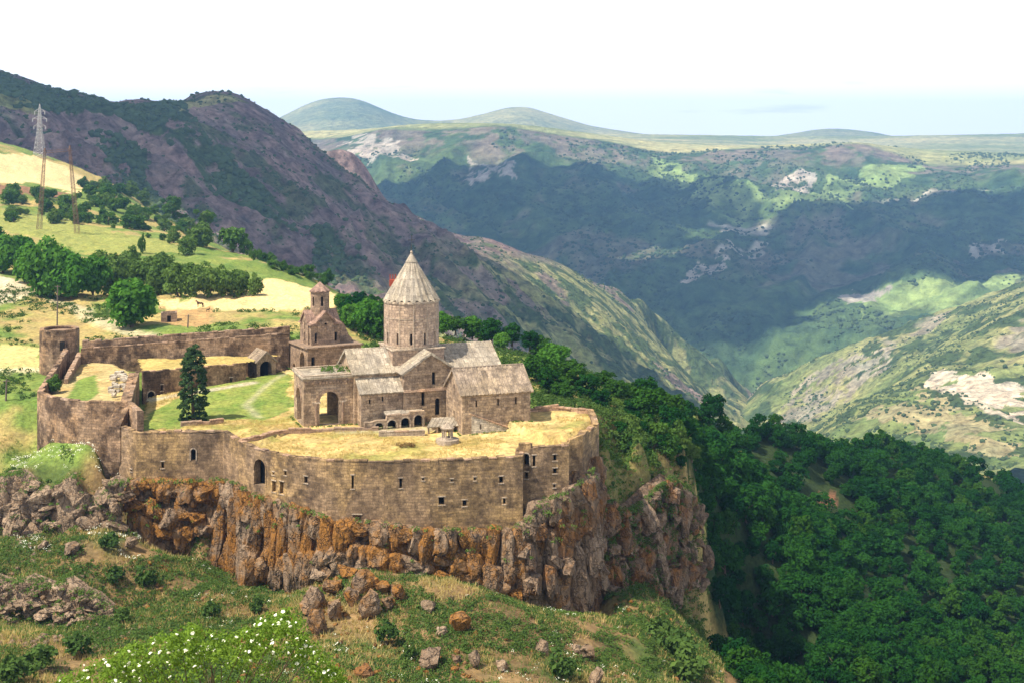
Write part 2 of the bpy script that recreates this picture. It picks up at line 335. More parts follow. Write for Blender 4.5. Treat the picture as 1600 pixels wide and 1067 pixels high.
# ---- near ground: the near slope, the ledge under the monastery, the fields behind, the wooded slope to the right
near_px = [
 (0,585,226),(55,590,222),(20,640,206),(0,700,196),(40,720,196),(0,750,188),(-150,640,210),(-200,540,250),(-200,440,330),(-200,330,560),
 (150,520,262),(300,515,268),(450,505,272),(0,480,300),(0,440,340),(100,470,315),(250,482,312),(400,482,308),(520,470,318),
 (0,400,420),(150,420,380),(300,440,370),(450,440,380),(535,462,350),(0,350,520),(150,365,500),(300,390,470),(390,402,450),
 (0,310,640),(120,340,600),(250,372,540),(0,285,760),(100,290,760),(150,302,720),(0,232,950),(60,242,930),(130,265,900),(-150,190,950),
 (160,280,880),(250,335,700),(330,377,580),(400,402,500),(480,430,430),
 (600,505,315),(690,530,285),(760,545,275),(830,562,266),(900,588,256),(600,560,262),(720,575,245),(850,600,235),
 (945,610,252),(1000,630,258),(1100,650,285),(1200,668,318),(1350,695,368),(1500,728,392),(1600,775,402),(1750,830,410),
 (960,660,222),(1000,650,238),(1040,690,232),(1080,740,235),(1110,790,240),(1200,770,285),(1350,810,298),(1500,855,300),(1600,855,330),
 (1120,900,226),(1250,950,235),(1400,955,260),(1600,955,282),(1150,1067,192),(1300,1067,216),(1500,1067,232),(1650,1067,245),(1800,1000,270),
 (985,710,203),(1000,725,206),(1040,728,212),(1075,762,214),(1110,1020,186),
 (700,905,164),(780,930,166),(600,965,154),(700,1000,149),(850,1005,153),(1000,1005,164),(500,1000,148),(560,900,163),
 (700,1067,139),(900,1067,144),(1050,1067,158),(430,960,160),(350,920,167),(250,880,172),(200,840,178),
 (0,990,146),(150,1000,146),(300,990,150),(0,1067,127),(300,1067,131),(500,1067,135),
 (60,707,195.3),(120,709,188.3),(150,716,187.6),(20,715,195),(-200,850,180),(-200,1067,130),(-200,740,200)]
NP = [tuple(at(*p)) for p in near_px]
NP += [(X, Y, Z) for X, Y, Z in ((-60, 215, -43.5), (-45, 215, -43.5), (-30, 215, -43.5), (-10, 215, -43.5), (8, 205, -44), (-60, 196, -44.5), (-40, 196, -44.5), (-20, 190, -48), (0, 190, -49), (9, 190, -50), (-44, 186, -51.5), (-52, 188, -51.5), (-30, 181, -54), (-10, 176, -55), (0, 177, -56), (8, 180, -57), (-70, 205, -43), (-72, 215, -42))]
for Y in (0.0, 25.0, 55.0, 95.0):
    for X in (-75, -30, 0, 30, 80, 150): NP.append((X, Y, -0.43 * Y - 1.7 - max(0, X - 40) * 0.25))
NP += [(12.5, 192, -48), (11, 198, -46), (12, 202, -45.5), (14, 206, -45), (20, 212, -45.5), (15, 197, -47), (19, 203, -48), (24, 216, -47.5), (28, 222, -50), (16, 216, -45), (22, 228, -47)]
NP += [(170, 150, -90), (230, 180, -104)]
for p in ((160,280,880),(250,335,700),(330,377,580),(400,402,500),(480,430,430),(535,462,370),(600,505,330),(690,530,300),(760,545,292),(830,562,284),(900,588,276),(945,610,272),(1000,630,280),(1100,650,310),(1200,668,345),(1350,695,400),(1500,728,425),(1600,775,435),(1750,830,440)):
    q = at(*p); d = Vector((0.45, 0.9)) if p[0] < 900 else Vector((0.2, 1))
    for k, dz in ((50, -24), (140, -78), (320, -150)): NP.append((q.x + d.x * k, q.y + d.y * k, q.z + dz))
T_MAIN = [(184,187,750,850),(215,184,750,862),(283,184.3,752,880),(348,184.8,748,900),(372,181,755,910),(396,178,772,925),(450,173.8,790,930),(510,171,806,910),(600,170.5,818,900),(672,170.9,828,910),(763,173,824,930),(817,173.6,820,950),(850,175,780,958),(890,176,768,962),(915,179,745,962),(940,184,715,955)]
T_RIGHT = [(930,185,725,955),(950,188,775,958),(970,191,800,961),(995,195,792,962),(1020,199,768,958),(1050,204,746,952),(1075,208,762,946),(1092,214,792,940),(1104,222,820,930),(1108,232,850,915)]
T_LEFT = [(-80, 182.5, 752, 845), (-30, 181.5, 762, 848), (0, 180.5, 746, 848), (28, 180.5, 742, 846), (52, 180.0, 764, 846), (75, 180.5, 770, 846), (98, 179.5, 750, 844), (118, 179.5, 746, 842), (138, 180.5, 782, 838), (150, 180.5, 788, 836), (165, 181.0, 768, 836), (180, 181.5, 752, 838), (192, 181.5, 758, 840)]
T_LOW = [(-80,161,915,975),(-20,159.5,906,978),(15,159.5,918,985),(40,159,908,985),(75,158.5,922,990),(100,158,912,990),(125,157.5,928,988),(150,157.5,938,984),(172,157.5,958,980)]
for _t, _top, _f in ((T_MAIN, 0, 2.5), (T_RIGHT, 1, 2.5), (T_LEFT, 1, 5.0), (T_LOW, 1, 4.5)):
    for p in _t:
        NP.append(tuple(at(p[0], p[3], p[1] - _f))); q = at(p[0], p[3], p[1] - _f); NP.append((q.x, q.y + 3.0, q.z))
        if _top: NP.append(tuple(at(p[0], p[2] - 3, p[1] + 4.5)))

def near_detail(x, y, z):
    a = np.clip(y / 200, 0.15, 1.6)
    return (fbm(x / 14, y / 14, 4, 3) - 0.5) * 1.9 * a + (fbm(x / 3.2, y / 3.2, 3, 9) - 0.5) * 0.8 * a
NEAR = Terrain(NP, 2.5, near_detail)
NY0, NY1 = 100, 1000
def npoly(pts): return NEAR.poly(pts, NY0, NY1)
P_WHEATFAR = npoly([(-40,236),(60,246),(128,270),(152,292),(112,304),(60,288),(0,286),(-40,284)])
P_OLIVE = npoly([(-40,316),(120,347),(280,380),(276,398),(150,398),(60,372),(-40,352)])
P_WHEAT = npoly([(246,468),(300,468),(380,452),(405,436),(470,446),(538,466),(536,480),(470,484),(400,487),(300,486),(246,482)])
P_WHEAT2 = npoly([(300,452),(330,466),(400,462),(400,470),(300,474)])
P_BROWN = npoly([(250,484),(330,484),(345,500),(300,512),(250,500)])
P_BARE = npoly([(-40,286),(50,292),(100,302),(90,310),(0,306),(-40,302)])
L_ROAD = npoly([(-30,432),(8,440),(28,450),(20,460),(-30,474)]); L_ROAD2 = npoly([(24,452),(70,462),(120,482),(180,512),(235,528)])
L_TRACK = npoly([(-40,578),(20,577),(64,577)]); P_DRYL = npoly([(-40,546),(62,542),(64,582),(-40,582)])
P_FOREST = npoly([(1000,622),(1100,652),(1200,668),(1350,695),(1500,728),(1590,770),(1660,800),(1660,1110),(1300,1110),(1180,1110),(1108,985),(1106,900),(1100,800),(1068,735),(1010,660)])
L_PATHR = npoly([(1098,960),(1118,1000),(1132,1030),(1165,1060)])
P_REDPATCH = npoly([(1275,768),(1308,772),(1314,796),(1280,790)])
def near_col(x, y, z, sl):
    n1 = fbm(x / 22, y / 22, 4, 41); n2 = fbm(x / 5, y / 5, 4, 57); n3 = fbm(x / 60, y / 60, 3, 71)
    green = lerp((0.10, 0.17, 0.035), (0.20, 0.235, 0.06), n2 * 1.6 - 0.3)
    dry = lerp((0.42, 0.33, 0.125), (0.30, 0.22, 0.10), n2 * 1.6 - 0.3)
    c = green + (dry - green) * sstep(n1 + 0.25 * n2, 0.60, 0.74)[:, None]
    # slope below the cliff: brown earth, dry stems, muted green
    fg = sstep(-y, -194, -186) * sstep(-z, 45.5, 47.5)
    earth = lerp((0.14, 0.085, 0.042), (0.24, 0.16, 0.08), n2 * 1.6 - 0.3); mg = lerp((0.055, 0.085, 0.025), (0.10, 0.13, 0.04), n2)
    e = mg + (earth - mg) * sstep(n1 * 0.6 + n2 * 0.5, 0.46, 0.62)[:, None]
    c = c + (e - c) * fg[:, None]
    rb = sstep(segdist(x, y, npoly([(955,720),(990,790),(1040,860)])), 22, 8); red = lerp((0.22, 0.13, 0.075), (0.13, 0.12, 0.04), n2 * 1.5 - 0.2); c = c + (red - c) * (rb * 0.8)[:, None]
    def put(mask, col, a=1.0):
        nonlocal c; k = (mask * a)[:, None]; c = c * (1 - k) + np.asarray(col) * k
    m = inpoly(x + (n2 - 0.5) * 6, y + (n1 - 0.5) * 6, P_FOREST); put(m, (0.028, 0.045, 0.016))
    for P, colr, j in ((P_WHEATFAR, (0.62, 0.47, 0.25), 25), (P_OLIVE, (0.25, 0.26, 0.075), 14), (P_WHEAT, (0.64, 0.48, 0.24), 4), (P_WHEAT2, (0.6, 0.44, 0.22), 4), (P_BROWN, (0.38, 0.24, 0.11), 6), (P_BARE, (0.22, 0.12, 0.07), 12), (P_DRYL, (0.50, 0.42, 0.18), 4), (P_REDPATCH, (0.17, 0.085, 0.05), 3)):
        m = inpoly(x + (n2 - 0.5) * j, y + (n1 - 0.5) * j, P); put(m, np.asarray(colr) * (0.88 + 0.25 * n2)[:, None])
    put(sstep(segdist(x, y, L_ROAD) + n2, 5.5, 3.5), (0.55, 0.46, 0.33)); put(sstep(segdist(x, y, L_ROAD2) + n2 * 2, 4.2, 2.2), (0.46, 0.39, 0.25), 0.9)
    put(sstep(segdist(x, y, L_TRACK) + n2, 2.4, 1.4), (0.60, 0.52, 0.34)); put(sstep(segdist(x, y, L_PATHR) + n2 * 2, 2.8, 1.2), (0.36, 0.27, 0.11))
    return c
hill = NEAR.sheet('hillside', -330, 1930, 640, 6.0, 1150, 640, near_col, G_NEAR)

# ---- the rocky mountain on the left
mp = [(-300,60,1500),(-150,85,1480),(0,112,1500),(60,130,1540),(130,152,1580),(200,157,1640),(270,157,1700),(345,144,1740),(385,153,1760),(430,179,1790),(480,215,1820),(520,246,1850),(600,302,1900),(650,335,1930),(700,366,1980),(760,372,2040),(820,395,2100),(900,427,2180),(960,450,2240),(990,473,2280),(1040,512,2330),(1090,548,2390),(1130,592,2430),(1155,622,2480),
 (-300,240,1000),(0,250,980),(120,300,1000),(250,380,980),(400,440,980),(520,490,980),(620,530,1000),(720,560,1060),(850,600,1180),(1000,650,1420),(1110,672,1750),(1160,690,2050),
 (60,200,1230),(200,230,1260),(330,240,1380),(430,300,1380),(540,360,1420),(640,400,1520),(720,408,1560),(790,450,1600),(850,500,1620),(950,560,1720),(1040,590,1930),(1100,615,2150),
 (300,330,1120),(430,390,1150),(560,450,1170),(680,490,1240),(760,510,1330)]
MP = [tuple(at(*p)) for p in mp]
for p in mp[:24]:
    q = at(*p)
    for k, dz in ((120, -40), (500, -330)): MP.append((q.x + 0.55 * k, q.y + 0.85 * k, q.z + dz))
MCREST = [tuple(at(*p)[:2]) for p in mp[:24]]
def mtn_detail(x, y, z):
    u = x * 0.75 + y * 0.55; v = -x * 0.55 + y * 0.75
    g = ridged(u / 150 + fbm(x / 200, y / 200, 2, 5), v / 420, 4, 11) - 0.62
    k = 0.06 + 0.94 * sstep(segdist(x, y, MCREST), 30, 330)
    return (g * 52 + (ridged(x / 55, y / 70, 4, 23) - 0.6) * 34) * k + (fbm(x / 14, y / 14, 3, 2) - 0.5) * 6 * (.3 + .7 * k)
MTN = Terrain(MP, 30, mtn_detail); calibrate(MTN, mp[:21], 2, (0, len(mp)), 960, 3000)
def mpoly(pts): return MTN.poly(pts, 950, 2600)
Q_DARK = [mpoly(p) for p in ([(-60,100),(120,148),(270,150),(330,200),(260,205),(130,185),(0,155),(-60,150)], [(255,195),(330,215),(420,290),(480,340),(400,330),(330,290),(270,240)], [(170,200),(225,250),(270,320),(330,365),(280,365),(220,320),(175,260)], [(490,350),(560,380),(560,440),(510,440),(480,400)])]
Q_GRASS = [mpoly(p) for p in ([(-20,145),(50,165),(60,180),(-20,160)], [(270,152),(345,146),(380,158),(330,168),(280,175)])]
Q_PALE = [mpoly(p) for p in ([(640,335),(760,372),(900,427),(1000,480),(1120,585),(1150,640),(1000,640),(860,560),(760,470),(690,400)],)]
def mtn_col(x, y, z, sl):
    n1 = fbm(x / 130, y / 130, 4, 5); n2 = fbm(x / 28, y / 28, 4, 15); n3 = fbm(x / 9, y / 9, 2, 25)
    rock = lerp((0.17, 0.115, 0.125), (0.33, 0.235, 0.225), n2 * 1.7 - 0.35); n4 = fbm((x * 0.75 + y * 0.55) / 9, (-x * 0.55 + y * 0.75) / 34, 4, 35); rock = rock * (0.45 + 0.5 * n3 + 0.6 * n4)[:, None]
    veg = lerp((0.045, 0.075, 0.030), (0.10, 0.135, 0.05), n3); gr = lerp((0.28, 0.30, 0.11), (0.52, 0.46, 0.24), n2 * 1.6 - 0.3)  # grass tone, lightened to put sunshine into the grazing-lit right flank
    c = rock + (veg - rock) * (sstep(n1 * 0.7 + n2 * 0.4, 0.62, 0.70) * 0.8)[:, None]
    jx, jy = (n2 - 0.5) * 90, (n1 - 0.5) * 90
    pm = sstep(x / y + (n1 - .5) * .10 + (n2 - .5) * .05 - np.clip((y - 1500) / 9000, -.1, .1), -0.085, -0.02)[:, None]
    for P in Q_PALE[:1]:
        m = pm; mixc = gr + (veg * 1.2 - gr) * sstep(n2 + 0.3 * n3, 0.55, 0.72)[:, None]; mixc = mixc + (rock * 1.2 - mixc) * (sstep(n1 - 0.3 * n2, 0.44, 0.52) * .8)[:, None]; c = c * (1 - m) + mixc * m
    for P in Q_DARK: m = inpoly(x + jx, y + jy, P)[:, None]; c = np.where(m, veg + (rock - veg) * sstep(n2, 0.62, 0.75)[:, None], c)
    for P in Q_GRASS: m = inpoly(x + jx * .3, y + jy * .3, P)[:, None]; c = np.where(m, gr * 0.8, c)
    return c
mtn = MTN.sheet('mountain', -260, 1230, 620, 960, 3000, 460, mtn_col, G_MTN)

# ---- far side of the gorge with the plateau above it
fp = [(380,208,5200),(440,206,5000),(500,206,4900),(600,199,4700),(700,194,4600),(780,193,4500),(860,201,4500),(950,214,4500),(1050,228,4450),(1150,228,4400),(1250,226,4400),(1350,224,4350),(1450,240,4200),(1600,246,4100),(1800,250,4000),
 (440,262,4600),(600,262,4300),(780,268,4100),(950,290,4000),(1150,295,3950),(1300,290,3900),(1450,300,3800),(1600,300,3750),(1800,310,3700),
 (600,330,3900),(780,380,3650),(950,400,3500),(1100,400,3450),(1300,380,3450),(1500,380,3400),(1750,380,3350),
 (900,440,3300),(1000,470,3200),(1120,490,3050),(1250,470,3000),(1400,455,3000),(1600,440,3000),(1100,560,2850),(1150,615,2780),(1040,540,3000),(1220,560,2800),(1350,520,2800),(1600,500,2800),(1150,700,2600),(1600,640,2500),(700,500,3200),
 (500,216,5600),(800,202,5300),(1100,234,5100),(1400,238,5000),(1700,246,4800),(500,214,7000),(900,214,7000),(1300,227,6800),(1700,230,6500)]
FP = [tuple(at(*p)) for p in fp]
FRIM = [tuple(at(*p)[:2]) for p in fp[:15]]; FRX = [p[0] / p[1] for p in FRIM]; FRY = [p[1] for p in FRIM]
def far_detail(x, y, z):
    k = sstep(segdist(x, y, FRIM), 40, 420) * (y < np.interp(x / y, FRX, FRY) + 60)
    u = x * 0.95 + y * 0.2; v = y
    g = (ridged(u / 420 + fbm(x / 500, y / 500, 2, 8) * 1.2, v / 1100, 4, 61) - 0.6) * 150 * k
    return g + (ridged(x / 130, y / 130, 4, 71) - 0.6) * 45 * k + (fbm(x / 40, y / 40, 3, 81) - 0.5) * (12 * k + 3)
FAR = Terrain(FP, 60, far_detail); calibrate(FAR, fp[:15], 0, (0, 0), 2550, 6600, 5, 1.04)
def fpoly(pts): return FAR.poly(pts, 2500, 5600)
Z_GREEN = [fpoly(p) for p in ([(1000,240),(1060,300),(1120,350),(1200,345),(1290,330),(1420,270),(1440,250),(1330,260),(1240,300),(1150,310),(1080,280)], [(1330,470),(1450,450),(1600,430),(1600,500),(1400,520)])]
Z_ROCK = [fpoly(p) for p in ([(1205,285),(1240,265),(1270,270),(1260,295),(1220,300)], [(725,240),(790,250),(800,285),(740,285)], [(1325,455),(1390,462),(1380,485),(1330,478)], [(540,215),(640,220),(640,260),(560,270)], [(1520,380),(1570,370),(1590,390),(1530,400)], [(1080,400),(1130,390),(1110,430),(1060,450)])]
L_TERR = [fpoly(p) for p in ([(1365,312),(1450,303),(1530,295),(1575,288)], [(1110,352),(1200,356)], [(1130,362),(1195,366)], [(1140,378),(1200,380)], [(1120,392),(1190,396)])]
def far_col(x, y, z, sl):
    n1 = fbm(x / 420, y / 420, 4, 6); n2 = fbm(x / 90, y / 90, 4, 16); n3 = fbm(x / 30, y / 30, 3, 26)
    veg = lerp((0.05, 0.095, 0.045), (0.12, 0.18, 0.06), n2 * 1.5 - 0.2); rock = lerp((0.20, 0.14, 0.125), (0.31, 0.25, 0.21), n3); gr = lerp((0.20, 0.32, 0.10), (0.36, 0.42, 0.17), n2)
    c = veg + (rock - veg) * (sstep(n1 * 0.5 + n2 * 0.55, 0.55, 0.68) * 0.6)[:, None]
    ry = np.interp(x / y, FRX, FRY); cliff = sstep(ry - y, 0, 40) * sstep(y - ry, -330, -150) * sstep(n2 * 0.6 + n3 * 0.5, 0.46, 0.6); c = c + (rock * 0.9 - c) * (cliff * 0.8)[:, None]
    jx, jy = (n2 - 0.5) * 260, (n1 - 0.5) * 260
    for P in Z_GREEN: m = inpoly(x + jx, y + jy, P)[:, None]; c = np.where(m, gr + (veg - gr) * sstep(n2, 0.5, 0.7)[:, None], c)
    for P in Z_ROCK: m = inpoly(x + jx * .7, y + jy * .7, P)[:, None] & (n3 > 0.42)[:, None]; c = np.where(m, np.asarray((0.46, 0.40, 0.35)) * (0.7 + 0.6 * n3)[:, None], c)
    for P in L_TERR: k = (sstep(segdist(x, y, P) + n3 * 14, 22, 12) * sstep(n2, 0.3, 0.45))[:, None]; c = c * (1 - k) + np.asarray((0.5, 0.45, 0.38)) * k
    top = sstep(y - ry, -30, 30)[:, None]; pg = lerp((0.26, 0.30, 0.12), (0.52, 0.48, 0.24), fbm(x / 600, y / 250, 3, 99) * 2.2 - 0.6)
    return c * (1 - top) + pg * top
far = FAR.sheet('far_gorge_slope', 330, 1800, 620, 2550, 7300, 430, far_col, G_FAR)

# ---- pale rounded hills on the horizon
hp = [(440,186,9000),(480,166,9000),(520,156,9000),(560,157,9000),(600,172,9000),(650,190,9000),(700,190,9000),(740,182,9000),(790,170,9000),(825,169,9000),(870,182,9000),(930,197,9000),(1000,208,9000),(1080,220,9000),(1160,222,9000),(1240,212,9000),(1300,205,9000),(1340,206,9000),(1400,216,9000),(1480,224,9000),(1700,227,9000),(380,200,9000),(200,205,9000)]
HP = []
for px, py, Y in hp:
    q = at(px, py, Y); HP += [tuple(q), (q.x * .85, Y - 1400, max(12, min(q.z * 0.35, 60))), (q.x * 1.15, Y + 1500, q.z * 0.3), (q.x * 0.75, Y - 2300, 8), (q.x * 0.93, Y - 650, q.z * 0.76)]
HILL = Terrain(HP, 220, lambda x, y, z: (fbm(x / 700, y / 700, 4, 31) - 0.5) * 46)
def hill_col(x, y, z, sl):
    n1 = fbm(x / 900, y / 500, 3, 8); return lerp((0.17, 0.22, 0.10), (0.46, 0.44, 0.22), n1 * 2.4 - 0.7)
HILL.sheet('distant_hills', 150, 1750, 300, 6900, 10600, 120, hill_col, G_FAR)

# ---- nearer spurs on the right side of the gorge
rp = [(1150,640,2350),(1185,600,2350),(1230,580,2340),(1290,552,2300),(1360,532,2260),(1430,505,2220),(1500,478,2200),(1600,440,2200),(1750,380,2200),
 (1600,470,1820),(1560,492,1760),(1500,528,1700),(1450,560,1620),(1420,590,1520),(1390,630,1400),(1360,660,1300),(1750,400,1820),
 (1600,455,2020),(1500,520,1980),(1430,566,1900),(1390,610,1800),(1340,650,1700),(1230,660,2050),(1290,640,2000),(1330,590,2060),
 (1600,560,1450),(1500,590,1400),(1450,640,1250),(1600,640,1250),(1520,690,1100),(1600,740,1000),(1750,560,1450),(1750,700,1050),(1400,720,1100),(1240,720,1700),(1150,720,1900),(1300,760,1150)]
RP = [tuple(at(*p)) for p in rp]
for p in rp[:9]:
    q = at(*p); RP += [(q.x + 60, q.y + 220, q.z - 90), (q.x + 100, q.y + 480, q.z - 260)]
def spur_detail(x, y, z): return (ridged(x / 260, y / 300, 4, 91) - 0.6) * 24 + (ridged(x / 60, y / 60, 3, 95) - 0.6) * 12 + (fbm(x / 16, y / 16, 3, 97) - 0.5) * 4
SPUR = Terrain(RP, 40, spur_detail)
def spoly(pts): return SPUR.poly(pts, 950, 2500)
R_ROCKS = [spoly(p) for p in ([(1215,640),(1260,590),(1310,560),(1390,540),(1400,565),(1350,590),(1300,640),(1230,650)], [(1150,590),(1200,560),(1260,520),(1300,520),(1250,560),(1180,600)])]
R_SAND = spoly([(1448,600),(1475,575),(1500,590),(1530,585),(1600,600),(1600,660),(1540,630),(1500,612)]); L_SROAD = spoly([(1452,598),(1500,618),(1560,645),(1620,668)])
R_DRYS = spoly([(1340,655),(1440,600),(1560,660),(1600,680),(1600,720),(1560,715),(1450,690)])
def spur_col(x, y, z, sl):
    n1 = fbm(x / 170, y / 170, 4, 7); n2 = fbm(x / 38, y / 38, 4, 17); n3 = fbm(x / 11, y / 11, 3, 27)
    g = lerp((0.19, 0.25, 0.085), (0.40, 0.38, 0.17), n1 * 2.2 - 0.6); bush = lerp((0.06, 0.10, 0.04), (0.10, 0.14, 0.05), n3)
    c = g + (bush - g) * sstep(n2 + 0.3 * n3, 0.62, 0.75)[:, None]; rock = lerp((0.22, 0.19, 0.14), (0.44, 0.39, 0.31), n2 * 1.5 - 0.2 + 0.3 * n3)
    c = c + (rock - c) * sstep(n1 - 0.4 * n2, 0.50, 0.58)[:, None]
    jx, jy = (n2 - 0.5) * 60, (n1 - 0.5) * 60
    for P in R_ROCKS: m = (inpoly(x + jx, y + jy, P) & (n3 > 0.44))[:, None]; c = np.where(m, rock, c)
    m = (inpoly(x + jx, y + jy, R_DRYS) & (n2 > 0.42))[:, None]; c = np.where(m, np.asarray((0.42, 0.36, 0.2)) * (0.8 + 0.4 * n3)[:, None], c)
    m = (inpoly(x + jx * .6, y + jy * .6, R_SAND) & (n2 > 0.27))[:, None]; c = np.where(m, np.asarray((0.74, 0.61, 0.49)) * (0.8 + 0.4 * n3)[:, None], c)
    k = sstep(segdist(x, y, L_SROAD) + n3 * 3, 9, 5)[:, None]; return c * (1 - k) + np.asarray((0.68, 0.57, 0.45)) * k
SPUR.sheet('gorge_spur', 1090, 1800, 420, 980, 2900, 400, spur_col, G_MTN)
# valley floor and low country that joins the slopes
V = np.array([(-11000, 700, -520), (11000, 700, -520), (11000, 10800, -520), (-11000, 10800, -520)], float)
tag(link('valley_floor', npmesh('valley_floor', V, np.array([[0, 1, 2, 3]]), False, np.tile((0.10, 0.15, 0.06), (4, 1))), G_FAR), kind='structure')

# ================================================================== building pieces
UP = Vector((0, 0, 1))
def panel(name, parent, mat, o, ud, poly, holes=(), thick=0.8, sub=0):
    """vertical wall slab: outline and openings in (s, z) from o along ud; its outer face looks to the right of ud"""
    o = Vector(o); ud = Vector(ud).normalized(); nd = Vector((ud.y, -ud.x, 0))
    loops = [[Vector((s, z, 0)) for s, z in poly]] + [[Vector((s, z, 0)) for s, z in h] for h in holes]
    tris = tessellate_polygon(loops); flat = [p for l in loops for p in l]
    bm = bmesh.new(); uvl = bm.loops.layers.uv.new('UVMap'); uvs = {}
    def mk(p, d):
        v = bm.verts.new(o + ud * p.x + UP * p.y - nd * d); uvs[v] = (p.x + d, p.y); return v
    A = [mk(p, 0) for p in flat]; B = [mk(p, thick) for p in flat]
    for t in tris:
        try: bm.faces.new([A[i] for i in t]); bm.faces.new([B[i] for i in t][::-1])
        except ValueError: pass
    k = 0
    for l in loops:
        n = len(l)
        for i in range(n):
            j = (i + 1) % n
            try: bm.faces.new((A[k + i], A[k + j], B[k + j], B[k + i]))
            except ValueError: pass
        k += n
    bmesh.ops.recalc_face_normals(bm, faces=bm.faces[:])
    base = (o.x * ud.x + o.y * ud.y)
    for f in bm.faces:
        for lp in f.loops: u = uvs[lp.vert]; lp[uvl].uv = (u[0] + base, u[1])
    me = bmdone(name, bm, False); return link(name, me, mat, parent)
def rect(s, z, w, h): return [(s - w / 2, z), (s + w / 2, z), (s + w / 2, z + h), (s - w / 2, z + h)]
def arch(s, z, w, h, n=8):
    r = w / 2; p = [(s - r, z), (s + r, z)]
    for i in range(n + 1): t = math.pi * i / n; p.append((s + r * math.cos(t), z + h - r + r * math.sin(t)))
    return p
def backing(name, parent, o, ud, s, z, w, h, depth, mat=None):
    """near-black panel that paints the unlit darkness behind an opening"""
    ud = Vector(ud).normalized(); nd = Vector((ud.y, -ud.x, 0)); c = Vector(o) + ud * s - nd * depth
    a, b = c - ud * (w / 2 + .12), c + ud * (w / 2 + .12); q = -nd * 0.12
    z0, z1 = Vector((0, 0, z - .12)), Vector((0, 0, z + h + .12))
    return hexa(name, [a + z0, b + z0, b + q + z0, a + q + z0, a + z1, b + z1, b + q + z1, a + q + z1], mat or PAINTED_DARK, parent)
def ring(name, parent, mat, o, ud, s, z, w, h, rw=0.25, proud=0.12, n=10, legs=True):
    """raised stone surround of an arch"""
    r = w / 2; inner = []; outer = []
    if legs: inner.append((s + r, z)); outer.append((s + r + rw, z))
    for i in range(n + 1):
        t = math.pi * i / n; inner.append((s + r * math.cos(t), z + h - r + r * math.sin(t))); outer.append((s + (r + rw) * math.cos(t), z + h - r + (r + rw) * math.sin(t)))
    if legs: inner.append((s - r, z)); outer.append((s - r - rw, z))
    ud = Vector(ud).normalized(); nd = Vector((ud.y, -ud.x, 0))
    return panel(name, parent, mat, Vector(o) + nd * proud, ud, outer + inner[::-1], (), proud + 0.05)
def slab(name, parent, mat, p, thick=0.25, ribs=0, rib=0.07, jit=0.03, nv=6):
    """roof slope p = eave0, eave1, ridge1, ridge0; one sheet with raised seams running down the slope"""
    e0, e1, r1, r0 = [Vector(q) for q in p]; n = (e1 - e0).cross(r0 - e0).normalized()
    if n.z < 0: n = -n
    prof = [(0.0, 0.0)]
    if ribs:
        prof = []
        for i in range(ribs):
            a = i / ribs; w = 1 / ribs; prof += [(a, rib), (a + w * 0.2, rib), (a + w * 0.28, 0), (a + w * 0.92, 0)]
        prof.append((1.0, rib))
    else: prof = [(i / 8, random.uniform(-jit, jit)) for i in range(9)]
    bm = bmesh.new(); uvl = bm.loops.layers.uv.new('UVMap'); L = (e1 - e0).length; S = (r0 - e0).length
    T = []; Bt = []; uvm = {}
    for j in range(nv + 1):
        v = j / nv; rt = []; rb = []
        for u, hgt in prof:
            P = (e0.lerp(e1, u)).lerp(r0.lerp(r1, u), v)
            if ribs and j == 0: P = P - (r0 - e0).normalized() * random.uniform(-0.04, 0.08)
            P = P + n * (hgt + random.uniform(-jit, jit) * 0.5)
            a = bm.verts.new(P); b2 = bm.verts.new(P - n * (thick + hgt)); uvm[a] = uvm[b2] = (u * L, v * S); rt.append(a); rb.append(b2)
        T.append(rt); Bt.append(rb)
    m = len(prof)
    for j in range(nv):
        for i in range(m - 1):
            bm.faces.new((T[j][i], T[j][i + 1], T[j + 1][i + 1], T[j + 1][i])); bm.faces.new((Bt[j][i], Bt[j + 1][i], Bt[j + 1][i + 1], Bt[j][i + 1]))
        bm.faces.new((T[j][0], T[j + 1][0], Bt[j + 1][0], Bt[j][0])); bm.faces.new((T[j][-1], Bt[j][-1], Bt[j + 1][-1], T[j + 1][-1]))
    for i in range(m - 1):
        bm.faces.new((T[0][i], Bt[0][i], Bt[0][i + 1], T[0][i + 1])); bm.faces.new((T[nv][i], T[nv][i + 1], Bt[nv][i + 1], Bt[nv][i]))
    bmesh.ops.recalc_face_normals(bm, faces=bm.faces[:])
    for f in bm.faces:
        for lp in f.loops: lp[uvl].uv = uvm[lp.vert]
    return link(name, bmdone(name, bm, False), mat, parent)
class Frame:
    """a rotated building frame: u to the right and away, v towards the camera, h up from the ground"""
    def __init__(s, X, Y, Z, deg):
        t = RAD(deg); s.o = Vector((X, Y, Z)); s.u = Vector((math.cos(t), math.sin(t), 0)); s.v = Vector((math.sin(t), -math.cos(t), 0))
    def p(s, u, v, h=0.0): return s.o + s.u * u + s.v * v + UP * h
